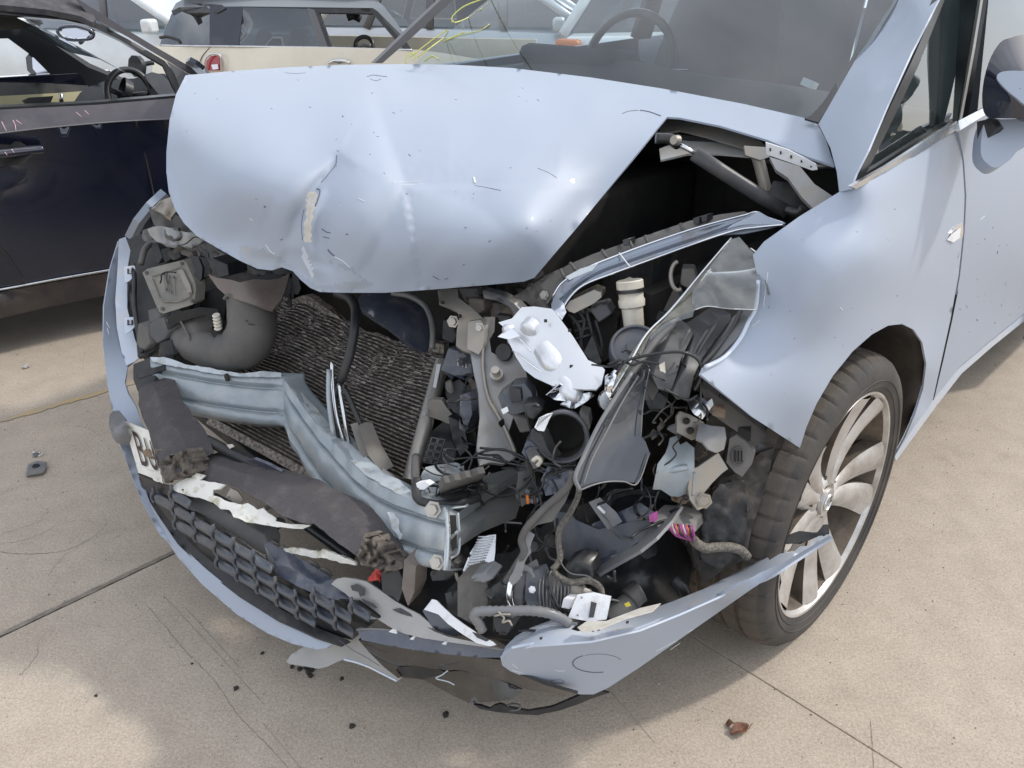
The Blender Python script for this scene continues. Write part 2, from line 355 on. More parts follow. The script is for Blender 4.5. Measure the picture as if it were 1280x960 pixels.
def quadpatch(name, m, rows, parent, nu=6, nv=6, th=.003, loc=True):
    """rows of points (local coords), smooth surface through them"""
    rows = [catmull(r, nu) if nu > 1 else [np.array(p, float) for p in r] for r in rows]; cols = [catmull([r[i] for r in rows], nv) if nv > 1 else [r[i] for r in rows] for i in range(len(rows[0]))]
    W, Hh = len(cols), len(cols[0]); vs = [cols[i][j] for i in range(W) for j in range(Hh)]
    fs = [(i*Hh+j, i*Hh+j+1, (i+1)*Hh+j+1, (i+1)*Hh+j) for i in range(W-1) for j in range(Hh-1)]
    o = mesh(name, vs, fs, m, parent)
    if th: solid(o, th, 0)
    return o
def pts(s): return [tuple(float(q) for q in a.split(',')) for a in s.split()]
def bolt(px, py, d, r, parent, m='steel_grey'):
    c = F.P(px, py, d=d); C = F.toL((0, 0, CH)); ax = (C-c)/np.linalg.norm(C-c)
    ax = ax*.6+np.array([-.4, 0, .1]); return lathe('bolt', m, c-ax*r*.4, ax, [(0, 0), (0, r*1.5), (r*.35, r*1.5), (r*.35, r), (r*1.0, r*.92), (r*1.0, 0)], parent, 6)
exec_later = []
# ------------------------------------------------------------------ THE GROUND
G0 = Frame(0, 0, R(45)); setF(F)
gy = [-6, -2, 1, 3, 4.6, 6, 8, 12, 20, 40, 90, 200]; gz = [0, 0, 0, 0, 0, -.08, -.22, -.35, -.5, -.6, -.6, -.6]
gx = [-200, -60, -20, -8, -3, 0, 3, 8, 20, 60, 200]
ground = mesh('ground', [(x, y, z-.016) for y, z in zip(gy, gz) for x in gx], [(j*11+i, j*11+i+1, (j+1)*11+i+1, (j+1)*11+i) for j in range(11) for i in range(10)], 'concrete')
tag(ground, kind='structure')
vA = F.P(100, 746, z=0)[1]; uB = F.P(1000, 880, z=0)[0]
us = [uB-7.2, uB-3.6, uB, uB+3.6, uB+7.2]; vs_ = [vA-5.4, vA-1.8-1.8, vA, vA+3.6, vA+7.2]
for i in range(4):
    for j in range(4):
        g, h = .0009, .0065; c = [(us[i]+g, vs_[j]+h), (us[i+1]-g, vs_[j]+h), (us[i+1]-g, vs_[j+1]-h), (us[i]+g, vs_[j+1]-h)]
        W = []
        for z in (0, -.015):
            for k, (a, b_) in enumerate(c):
                e, e2 = (.0012, .003) if z == 0 else (0, 0); a2 = a+(e if k in (0, 3) else -e); b2 = b_+(e2 if k < 2 else -e2)
                w = F.M.T @ np.array([a2, b2, 0])+F.o; W.append((w[0], w[1], z))
        W += [(x, y, -.003) for x, y, z in W[4:]]
        mesh('concrete_slab', W, [(0, 1, 2, 3)]+[(8+k, 8+(k+1) % 4, (k+1) % 4, k) for k in range(4)]+[(4+k, 4+(k+1) % 4, 8+(k+1) % 4, 8+k) for k in range(4)], 'concrete', ground, False)
def gstrip(name, m, px, w, z=.001, jit=.0, n=6, w2=None, parent=None):
    P = [F.M.T @ F.P(x, y, z=z)+F.o for x, y in px]; P = catmull(P, n) if len(P) > 2 else [P[0]+(P[1]-P[0])*t for t in np.linspace(0, 1, 24)]
    N = len(P); vs, fs = [], []
    for i in range(N):
        t = P[min(i+1, N-1)]-P[max(0, i-1)]; nn = np.array([-t[1], t[0], 0]); nn /= np.linalg.norm(nn); P[i] = P[i]+nn*random.uniform(-jit, jit)
        ww = (w if w2 is None else w+(w2-w)*i/(N-1))*(random.uniform(.5, 1.1) if jit else 1); vs += [P[i]+nn*ww/2, P[i]-nn*ww/2]
    fs = [(2*i, 2*i+1, 2*i+3, 2*i+2) for i in range(N-1)]
    return mesh(name, vs, fs, m, parent if parent else ground, False)
for w_, l_ in ((.0016, pts('0,680 40,672 75,655 105,650 120,655')), (.0022, pts('0,690 50,692 90,685 130,664 160,660')), (.0012, pts('60,720 75,700 100,682 140,664 172,662')), (.0012, pts('120,668 132,655 128,640')),
               (.0011, pts('0,617 30,606 52,598 80,590 107,578')), (.0011, pts('0,668 40,655 75,640 95,627')), (.0010, pts('112,535 125,545 140,548 165,550')), (.0014, pts('25,845 45,820 50,800 70,780'))):
    gstrip('crack', 'faint_dark', l_, w_*.8, .0008, .0022, 9, .0004)
gstrip('crack', 'faint_dark', pts('180,752 210,788 240,822 268,850 290,884 325,922 362,962'), .0010, .0008, .0014, 7)
gstrip('crack', 'faint_dark', pts('1088,900 1090,925 1092,960 1092,1000'), .0011, .0008, .0003, 8)
_ja = F.P(100, 746, z=0); jl = [F.pix((F.P(100, 746, z=0)[0]+k, vA, 0)) for k in (-.9, -.3, 0, .5, 1.0, 1.6)]
gstrip('joint_sealant', 'sealant', [(a, b_) for a, b_, c in jl], .0150, .0012, .0006, 14)
for a in ('205,745 270,815 330,880', '232,760 300,835', '330,905 380,965', '760,860 820,930'): gstrip('trowel_mark', 'faint', pts(a), .0013, .0006, .0006, 10)
yl = gstrip('painted_line', 'yellow_paint', pts('-60,540 0,526 70,506 135,487 300,436'), .034, .0025, .0015, 12)

# ------------------------------------------------------------------ THE CRASHED CAR
car = thing('crashed_car', 'pale silver blue car with its whole front smashed open and bonnet buckled', 'car', F)
def c_(*a): return [tuple(x) for x in a]
# --- bonnet
hood_out = pts('232,94 300,88 360,84 430,81 500,80 570,81 640,85 740,97 830,111 930,130 1000,146 1020,152 1033,176 1043,207 1010,196 960,175 900,157 850,147 834,146 822,160 790,200 755,243 720,286 690,321 668,347 655,352 600,357 540,362 480,366 430,366 400,365 388,360 376,350 366,339 352,334 340,338 322,336 300,326 270,309 246,295 230,279 219,262 211,240 208,215 208,190 212,150 220,118')
def seg(X, a, b_):
    a, b_ = np.array(a, float), np.array(b_, float); d = b_-a; t = np.clip(((X-a) @ d)/(d @ d), 0, 1); q = X-a-t[:, None]*d
    sgn = np.sign(d[0]*(X-a)[:, 1]-d[1]*(X-a)[:, 0]); return np.sqrt((q**2).sum(1)), sgn, t
def hood_disp(X):
    x, y = X[:, 0], X[:, 1]; o = np.zeros(len(X))
    def ridge(path, A, wl, wr, p=1.3, ends=True):
        """fold line: depth change A, soft on the left side (wl) and on the right (wr)"""
        q = np.array(catmull([np.array(a) for a in pts(path)], 8)); D2 = ((X[:, None]-q[None])**2).sum(-1); k = D2.argmin(1); r = np.sqrt(D2.min(1)); k2 = np.clip(k, 0, len(q)-2); d = q[k2+1]-q[k2]
        sg = np.sign(d[:, 0]*(X-q[k2])[:, 1]-d[:, 1]*(X-q[k2])[:, 0]); t = k/(len(q)-1); f = np.sin(np.clip(t*.94+.03, 0, 1)*math.pi)**.5 if ends else 1
        return A*f*np.exp(-(r/np.where(sg > 0, wl, wr))**p)
    # long vertical crease from the kink in the rear edge: plate to its right lies deeper
    o += ridge('468,92 474,130 486,170 504,222 506,232', .034, 13, 110, 1.5)
    o += ridge('560,190 630,190 700,196', .010, 40, 34, 1.7)
    # left bulge and the torn fold
    o -= .022*np.exp(-(((x-345)/50)**2+((y-225)/66)**2)**1.4)
    o += ridge('424,192 415,208 396,232 376,262 358,304', .034, 9, 30, 1.15)
    o -= ridge('402,236 392,262 388,300 396,344', .022, 8, 9, 1.3)
    o += ridge('405,262 402,300 412,338', .012, 10, 26, 1.3)
    o -= .013*np.exp(-(((x-436)/34)**2+((y-240)/58)**2)**1.5)
    o += ridge('506,232 488,270 470,310 448,345', .012, 10, 40, 1.3)
    o -= .008*np.exp(-(((x-580)/140)**2+((y-295)/60)**2)**1.2)
    o += ridge('218,150 224,230 240,286 290,316', .009, 9, 20, 1.4)
    o += ridge('300,322 350,326 400,352', .006, 8, 8, 1.4)
    o += ridge('340,250 330,280 318,312', .006, 6, 20, 1.1)+ridge('352,318 372,322 398,330 430,340', .006, 5, 12, 1.1)+ridge('512,226 540,236 600,262 640,300', .0035, 8, 40, 1.2)-ridge('560,120 540,160 520,210', .004, 10, 30, 1.2)
    o += .0018*np.sin(x/37+y/51)+.0012*np.sin(x/19-y/23+1.3)+.0006*np.sin(x/8+y/11)
    return o
def poly_hit(ps): 
    A = [np.array(pts(p)) for p in ps]; return lambda c: any(inside(a, c[None])[0] for a in A)
bare = poly_hit(['384,241 397,239 393,262 389,280 389,303 380,303 381,280'])
pale = poly_hit(['380,305 386,325 394,344 390,347 381,330 376,312'])
dirt = poly_hit(['300,306 330,312 352,322 372,340 400,358 455,350 440,334 410,326 470,356 430,366 388,361 366,340 350,335 322,337 300,327'])
def hood_mat(c):
    if bare(c): return 'primer'
    if pale(c): return 'paint_pale'
    if dirt(c): return 'paint_dusty'
hood = S('bonnet', 'paint', hood_out, cdepth([(232, 95, 'z=1.015'), (300, 90, 'z=1.025'), (400, 84, 'z=1.035'), (500, 82, 'z=1.04'), (640, 86, 'z=1.035'), (740, 98, 'z=1.03'), (850, 115, 'z=1.022'), (930, 131, 'z=1.012'), (1020, 152, 'z=.998'), (1042, 206, 'z=.965'), (960, 176, 'z=.985'),
    (480, 98, 'z=1.035'), (640, 106, 'z=1.03'), (740, 120, 'z=1.02'), (830, 147, 'z=1.0'), (900, 157, 'z=.995'), (220, 140, 'z=.985'), (320, 150, 'z=.995'), (440, 150, 'z=1.005'), (560, 160, 'z=.995'), (680, 165, 'z=.985'), (790, 198, 'z=.945'),
    (208, 205, 'z=.90'), (290, 220, 'z=.93'), (370, 225, 'z=.93'), (480, 240, 'z=.92'), (600, 240, 'z=.915'), (740, 260, 'z=.865'), (665, 285, 'z=.865'), (228, 277, 'z=.82'), (290, 300, 'z=.80'), (370, 310, 'z=.81'), (480, 310, 'z=.83'), (600, 305, 'z=.84'), (690, 320, 'z=.805'),
    (300, 327, 'z=.765'), (352, 335, 'z=.76'), (400, 365, 'z=.73'), (480, 366, 'z=.735'), (560, 361, 'z=.74'), (655, 352, 'z=.755')]), car, step=4.5, th=.004, disp=hood_disp, fmat=hood_mat)
quadpatch('bonnet_rear_edge', 'paint', [[F.P(x, y, z=z) for x, y, z in ((232, 97, 1.008), (300, 91, 1.018), (400, 86, 1.028), (500, 84, 1.033), (600, 86, 1.03))], [(.06, 1.74, 1.0), (.12, 1.5, 1.015), (.16, 1.3, 1.025), (.20, 1.12, 1.028), (.22, 1.0, 1.028)], [(.24, 1.70, .985), (.28, 1.5, 1.0), (.31, 1.3, 1.01), (.33, 1.1, 1.015), (.34, .95, 1.02)]], hood, 5, 3, .002)
def on_surf(obj):
    b_ = BVHTree.FromPolygons([v.co[:] for v in obj.data.vertices], [tuple(p.vertices) for p in obj.data.polygons])
    def f(px, py, off=.0004):
        C = F.toL((0, 0, CH)); r = F.M @ ray(px, py); r = r/np.linalg.norm(r); h = b_.ray_cast(Vector(C), Vector(r))[0]
        return None if h is None else np.array(h)-r*off
    return f
def mark(name, m, obj, path, r, parent, n=5):
    f = on_surf(obj) if not callable(obj) else obj; P_ = [f(*p) for p in catmull([np.array(p) for p in pts(path)], n)]; P_ = [p for p in P_ if p is not None]
    if len(P_) > 1: v_, f_ = tube_mesh(P_, r, 5); mesh(name, v_, f_, m, parent)
hs = on_surf(hood)
for a, m_, r_ in (('459,96 466,94 474,95 484,96', 'scratch', .0012), ('463,99 470,101 476,99', 'scratch', .0009), ('421,194 420,205 412,216 402,228', 'scratch', .0008), ('396,236 400,238 398,248 394,258', 'scratch', .0013), ('778,142 786,139 798,138', 'scratch', .0009), ('800,138 812,140 826,145', 'scratch', .0016), ('490,228 505,227 526,228', 'label', .0005), ('496,230 510,231 528,230', 'label', .0005),
                  ('592,222 594,229', 'label', .0022), ('594,232 606,234 626,238', 'scratch', .0005), ('402,286 408,290 413,291', 'scratch', .0008), ('404,296 412,298', 'scratch', .0006), ('410,312 413,316 418,320', 'scratch', .0016), ('416,320 428,326 438,335', 'label', .0008), ('541,345 549,350', 'scratch', .0007), ('556,349 560,348', 'scratch', .0007), ('330,258 332,259', 'print', .0012), ('428,145 429,146', 'scratch', .0012),
                  ('356,91 370,92 382,91', 'scratch', .0007), ('672,210 686,216 696,222', 'scratch', .0004), ('312,273 316,276', 'label', .0007), ('332,306 338,314 344,318', 'label', .0009), ('236,300 250,312 266,321', 'label', .0006), ('448,248 456,252', 'label', .0006), ('378,300 377,280 380,262', 'scratch', .0006)):
    mark('scratch', m_, hs, a, r_, hood)  # scratches, plus a thin dark line painting the shade along the fold
for k in range(46):
    x, y = random.uniform(225, 700), random.uniform(100, 345)
    if inside(np.array(hood_out), np.array([[x, y]]))[0]: mark('paint_chip', random.choice(('scratch', 'primer', 'print')), hs, f'{x},{y} {x+random.uniform(-3,3)},{y+random.uniform(-2,2)}', random.uniform(.0003, .0007), hood, 1)
# bonnet inner frame
S('bonnet_inner_frame', 'bracket', pts('834,148 862,147 905,160 950,176 962,186 958,196 930,185 880,170 850,163 826,167 824,158'), c_((834, 148, F.D(834, 148, z=.985)+.01), (950, 176, F.D(950, 176, z=.97)+.02), (962, 196, F.D(962, 196, z=.95)+.03), (826, 167, F.D(826, 167, z=.965)+.02)), hood, th=.004)
ed = S('hinge_flange', 'white_clean', pts('957,178 985,187 1020,205 1022,212 1015,213 990,204 958,193'), c_((957, 185, 1.36), (1020, 208, 1.35), (990, 204, 1.36)), hood, th=.003)
for x, y in ((963, 187), (976, 191), (989, 196), (1002, 201), (1014, 207)): S('hole', 'dark_cavity', pts(f'{x-1},{y-2} {x+1},{y-2} {x+1},{y+2} {x-1},{y+2}'), 1.352, ed, th=.001)
# --- windscreen, pillars, cabin
WS = [(.25, .26, .995), (.34, .55, 1.0), (.38, .9, 1.01), (.38, 1.3, 1.005), (.28, 1.68, .985)]
WT = [(1.00, .36, 1.40), (.96, .65, 1.41), (.94, .92, 1.415), (.96, 1.2, 1.41), (1.0, 1.54, 1.40)]
mid = lambda A, B, t, k: [tuple(np.array(a)*(1-t)+np.array(b_)*t+np.array((-k, 0, k*.8))) for a, b_ in zip(A, B)]
ws = quadpatch('windscreen', 'screen_glass', [WS, mid(WS, WT, .33, .015), mid(WS, WT, .66, .015), WT], car, 5, 4, 0)
_bv = BVHTree.FromPolygons([v.co[:] for v in ws.data.vertices], [tuple(p.vertices) for p in ws.data.polygons])
def wsp(px, py):
    """the point on the windscreen seen at this pixel, a hair above the glass"""
    C = F.toL((0, 0, CH)); r = F.M @ ray(px, py); r = r/np.linalg.norm(r); h = _bv.ray_cast(Vector(C), Vector(r))[0]
    return (np.array(h) if h is not None else C+r*2.3)-r*.004
for a in ('516,76 520,70 515,66 507,72 507,80', '512,72 540,50 552,42 560,38 556,46 540,58 522,72', '565,28 566,20 580,8 600,0 612,-4 614,0 600,12 585,22 570,28 566,26', '553,52 575,44 600,38 612,30', '530,76 540,70 548,74', '557,50 580,40'):
    P_ = catmull([wsp(*p) for p in pts(a)], 5); v_, f_ = tube_mesh(P_, .0017, 6); mesh('marker_pen', v_, f_, 'pen', car)
# glass border band (black frit) along the bottom right corner
S('screen_seal', 'black_clean', pts('1006,148 1023,153 1036,133 1075,65 1117,0 1140,-45 1135,-45 1112,0 1069,66 1029,128 1014,144'), c_((1022, 151, F.D(1022, 151, u=.235)), (1117, 0, F.D(1117, 0, u=.72)), (1000, 143, F.D(1000, 143, u=.235))), car, th=.004)
S('windscreen_pillar', 'paint', pts('1023,155 1036,133 1075,65 1117,0 1140,-45 1195,-45 1172,2 1140,64 1110,130 1085,188 1070,217 1063,236 1049,240 1046,215 1038,185'), [(1023, 155, 'v=.26'), (1075, 65, 'v=.32'), (1117, 0, 'v=.36'), (1172, 2, 'v=.10'), (1110, 130, 'v=.06'), (1070, 217, 'v=.035'), (1049, 240, 'v=.06'), (1143, 0, 'v=.18'), (1090, 110, 'v=.12'), (1045, 200, 'v=.12')], car, step=8, th=.003)
# far pillar
S('windscreen_pillar', 'pillar_grey', pts('468,79 478,79 500,60 530,33 563,3 590,-22 580,-30 553,-2 520,29 492,56'), [(470, 79, 'v=1.80'), (560, 0, 'v=1.74'), (530, 33, 'v=1.76')], car, th=.03)
S('side_window', 'side_glass', pts('1074,222 1100,165 1140,85 1175,0 1195,-45 1245,-45 1214,2 1192,150 1150,175 1110,201'), [(1074, 222, 'v=.045'), (1175, 0, 'v=.11'), (1214, 2, 'v=.11'), (1192, 150, 'v=.045')], car, th=0)
S('window_seal', 'black_clean', pts('1068,230 1100,160 1140,76 1172,2 1192,-45 1199,-45 1180,2 1148,82 1112,158 1083,216 1104,203 1150,173 1191,148 1190,157 1150,183 1110,206'), [(1070, 228, 'v=.038'), (1175, 0, 'v=.102'), (1190, 155, 'v=.04')], car, th=.012)
S('window_pillar', 'black_clean', pts('1190,157 1196,152 1228,-45 1203,-45'), [(1192, 155, 'v=.033'), (1215, 0, 'v=.09'), (1225, -45, 'v=.1')], car, th=.02)
S('window_trim', 'alloy_tank', pts('1195,152 1199,152 1216,60 1233,-45 1228,-45 1211,60'), [(1197, 152, 'v=.028'), (1213, 60, 'v=.055'), (1230, -45, 'v=.09')], car, th=.004)
S('chrome_strip', 'chrome_dull', pts('1064,233 1110,207 1150,181 1196,151 1198,161 1152,190 1112,216 1070,236'), [(1066, 233, 'v=.02'), (1196, 155, 'v=.015'), (1112, 212, 'v=.018')], car, th=.006, step=6)
S('chrome_strip', 'chrome_dull', pts('1198,151 1235,132 1236,141 1200,163'), [(1198, 155, 'v=.012'), (1236, 137, 'v=.01')], car, th=.006)
# door
door = S('door', 'paint', pts('1198,164 1236,141 1300,101 1420,30 1420,290 1320,362 1280,392 1240,424 1200,458 1168,498 1179,450 1190,400 1200,345 1206,290 1208,245 1205,200'), [(1198, 164, 'v=.02'), (1236, 141, 'v=.02'), (1420, 30, 'v=.02'), (1208, 245, 'v=0'), (1300, 230, 'v=-.012'), (1200, 345, 'v=.0'), (1280, 330, 'v=-.006'), (1200, 455, 'v=.025'), (1280, 390, 'v=.03'), (1420, 290, 'v=.03'), (1420, 160, 'v=-.01'), (1168, 498, 'v=.03')], car, step=10, th=.012)
S('door_window', 'side_glass', pts('1222,138 1240,-45 1420,-45 1420,30'), [(1222, 138, 'v=.04'), (1240, -45, 'v=.12'), (1420, -45, 'v=.12'), (1420, 30, 'v=.04')], door, th=0, step=30)
S('sill', 'paint_pale', pts('1118,568 1140,538 1168,500 1200,460 1240,426 1280,394 1330,356 1332,362 1282,400 1242,432 1202,467 1170,508 1143,545 1120,576'), [(1118, 570, 'v=.045'), (1200, 463, 'v=.04'), (1330, 360, 'v=.04')], car, th=.05)
# mirror
mir = S('door_mirror', 'navy', pts('1228,132 1229,105 1236,78 1247,57 1260,48 1290,44 1350,60 1350,148 1290,148 1250,148 1234,146'), [(1228, 132, 1.36), (1236, 78, 1.35), (1260, 48, 1.36), (1310, 60, 1.36), (1290, 100, 1.30), (1255, 110, 1.315), (1240, 145, 1.345), (1340, 148, 1.34)], car, step=5, sm=True, th=.05)
S('mirror_cap', 'paint', pts('1246,96 1256,89 1290,89 1350,92 1350,125 1290,132 1270,122 1254,108'), [(1246, 96, 1.315), (1290, 89, 1.295), (1290, 130, 1.295), (1350, 110, 1.29)], mir, step=5, th=.006, sm=True)
S('mirror_arm', 'paint', pts('1232,150 1252,149 1300,150 1300,170 1275,186 1262,200 1247,209 1236,206 1226,190'), [(1232, 150, 1.37), (1290, 150, 1.36), (1240, 207, 1.36), (1275, 186, 1.36)], mir, step=6, sm=True, th=.03)
S('mirror_base', 'black_clean', pts('1221,152 1238,148 1246,160 1230,178 1238,208 1232,203 1222,182'), [(1221, 152, 1.38), (1246, 155, 1.35), (1236, 206, 1.37)], mir, step=8, th=.02)
# fender
fo = pts('1049,240 1068,236 1110,215 1150,189 1196,164 1203,200 1206,245 1204,290 1198,345 1188,400 1177,450 1166,500 1140,537 1117,573 1131,548 1144,518 1154,486 1158,455 1153,428 1142,412 1128,405 1110,407 1090,418 1066,439 1041,470 1021,504 1008,534 1000,560 980,547 940,521 900,488 876,468 880,459 906,446 925,424 937,400 945,384 948,350 941,319 955,302 1000,270')
def fdisp(X):
    x, y = X[:, 0], X[:, 1]; o = 0*x
    arch = np.array(catmull([np.array(p) for p in pts('1000,560 1021,504 1066,439 1110,407 1142,412 1158,455 1144,518 1117,573')], 8))
    r = np.sqrt(((X[:, None]-arch[None])**2).sum(-1)).min(1); o -= .012*np.exp(-(r/26)**2)
    rr, s, t = seg(X, (880, 460), (1000, 430)); o += .010*np.exp(-(((x-985)/55)**2+((y-400)/70)**2))
    o -= .006*np.exp(-(((x-930)/30)**2+((y-465)/30)**2)); return o
fender = S('front_wing', 'paint', fo, [(1049, 240, 'v=.06'), (1068, 236, 'v=.03'), (1000, 270, 'v=.09'), (955, 302, 'v=.12'), (948, 350, 'v=.11'), (945, 384, 'v=.10'), (906, 446, 'v=.09'), (876, 468, 'v=.08'), (940, 521, 'v=.04'), (1000, 560, 'v=.01'), (1021, 504, 'v=-.005'), (1066, 439, 'v=-.01'), (1128, 405, 'v=-.01'), (1158, 455, 'v=-.005'), (1144, 518, 'v=.01'), (1117, 573, 'v=.035'),
    (1196, 164, 'v=.025'), (1206, 245, 'v=.002'), (1198, 345, 'v=.0'), (1177, 450, 'v=.012'), (1160, 505, 'v=.03'), (1090, 320, 'v=-.02'), (1010, 380, 'v=.02'), (1010, 320, 'v=.04'), (1130, 260, 'v=-.005'), (960, 460, 'v=.045')], car, step=6, th=.004, disp=fdisp)
T('wing_edge', 'paint_pale', [(x, y, F.D(x, y, v=v)-.001) for x, y, v in ((948, 350, .108), (945, 384, .098), (936, 402, .095), (925, 424, .091), (906, 446, .088), (882, 459, .079))], .0035, fender, 6)
S('wing_gap', 'dark_cavity', pts('1196,162 1199,164 1206,200 1209,245 1207,290 1201,345 1190,400 1179,450 1167,500 1165,500 1176,450 1187,400 1197,345 1203,290 1205,245 1202,200'), [(1197, 164, 'v=.03'), (1207, 245, 'v=.006'), (1198, 345, 'v=.006'), (1177, 450, 'v=.018'), (1166, 500, 'v=.034')], car, step=10, th=.004)
# badge on the wing
bd = S('badge', 'chrome', pts('1180,300 1184,292 1193,284 1203,278 1206,280 1205,295 1200,304 1192,308 1184,308'), [(1180, 300, 'v=-.004'), (1205, 280, 'v=-.002'), (1200, 304, 'v=-.002'), (1192, 294, 'v=-.008')], fender, step=4, th=.004)
S('badge_inset', 'white_clean', pts('1184,300 1190,293 1201,285 1200,297 1192,303'), [(1184, 300, 'v=-.010'), (1201, 285, 'v=-.010'), (1192, 303, 'v=-.010')], bd, step=4, th=.001)
def text_on(name, s, m, quad, parent, th=.0008, fit=True):
    """flat lettering mapped on a quad given as four (px,py,d): bottom left, bottom right, top right, top left"""
    cu = bpy.data.curves.new(name, 'FONT'); cu.body = s; cu.size = 1; to = bpy.data.objects.new(name, cu); COL.objects.link(to)
    dg = bpy.context.evaluated_depsgraph_get(); me = bpy.data.meshes.new_from_object(to.evaluated_get(dg)); bpy.data.objects.remove(to)
    X = np.array([v.co[:] for v in me.vertices]); lo, hi = X.min(0), X.max(0); Q = [F.P(a, b_, d=d) for a, b_, d in quad]
    for v, x in zip(me.vertices, X):
        s_, t_ = (x[:2]-lo[:2])/(hi-lo)[:2]; v.co = (Q[0]*(1-s_)+Q[1]*s_)*(1-t_)+(Q[3]*(1-s_)+Q[2]*s_)*t_
    me.materials.clear(); o = link(name, me, m, parent); return o
q = lambda x, y: (x, y, F.D(x, y, v=-.004))
text_on('badge_lettering', 'SRi', 'steel_grey', [q(1189, 325), q(1199, 322), q(1199, 315), q(1189, 318)], fender)
for p in ('1160,150', ): pass
wsf = on_surf(fender); dsf = on_surf(door)
for k in range(40):
    x, y = random.uniform(900, 1195), random.uniform(260, 520); mark('paint_chip', random.choice(('scratch', 'primer', 'label')), wsf, f'{x},{y} {x+random.uniform(-2,2)},{y+random.uniform(-2,2)}', random.uniform(.0003, .0007), fender, 1)
for k in range(36):
    x, y = random.uniform(1200, 1280), random.uniform(280, 440); mark('mud_spot', random.choice(('rust', 'print', 'primer')), dsf, f'{x},{y} {x+random.uniform(-2,2)},{y+random.uniform(-2,3)}', random.uniform(.0004, .0010), door, 1)
for a in ('960,340 957,362 954,384', '1050,384 1053,388', '1225,275 1231,270', '1238,382 1240,375', '940,408 950,400'): mark('scratch', 'label', wsf if float(a.split(',')[0]) < 1200 else dsf, a, .0006, fender)
# --- wheel arch liner
arch = [F.P(x, y, v=v) for x, y, v in ((1000, 560, .012), (1021, 504, 0), (1041, 470, -.004), (1066, 439, -.005), (1090, 418, -.005), (1110, 407, -.005), (1128, 405, -.005), (1142, 412, -.004), (1153, 428, 0), (1158, 455, 0), (1154, 486, .006), (1144, 518, .014), (1131, 548, .03), (1117, 573, .038))]
quadpatch('arch_liner', 'liner', [[tuple(p+np.array((0, .006, 0))) for p in arch], [tuple(p+np.array((.0, .10, .012))) for p in arch], [tuple(p+np.array((.03, .32, .03))) for p in arch]], car, 3, 3, .003)
box('inner_arch_wall', 'liner_dark', (.12, .36, .5), (.62, .03, .6), car, b=0)
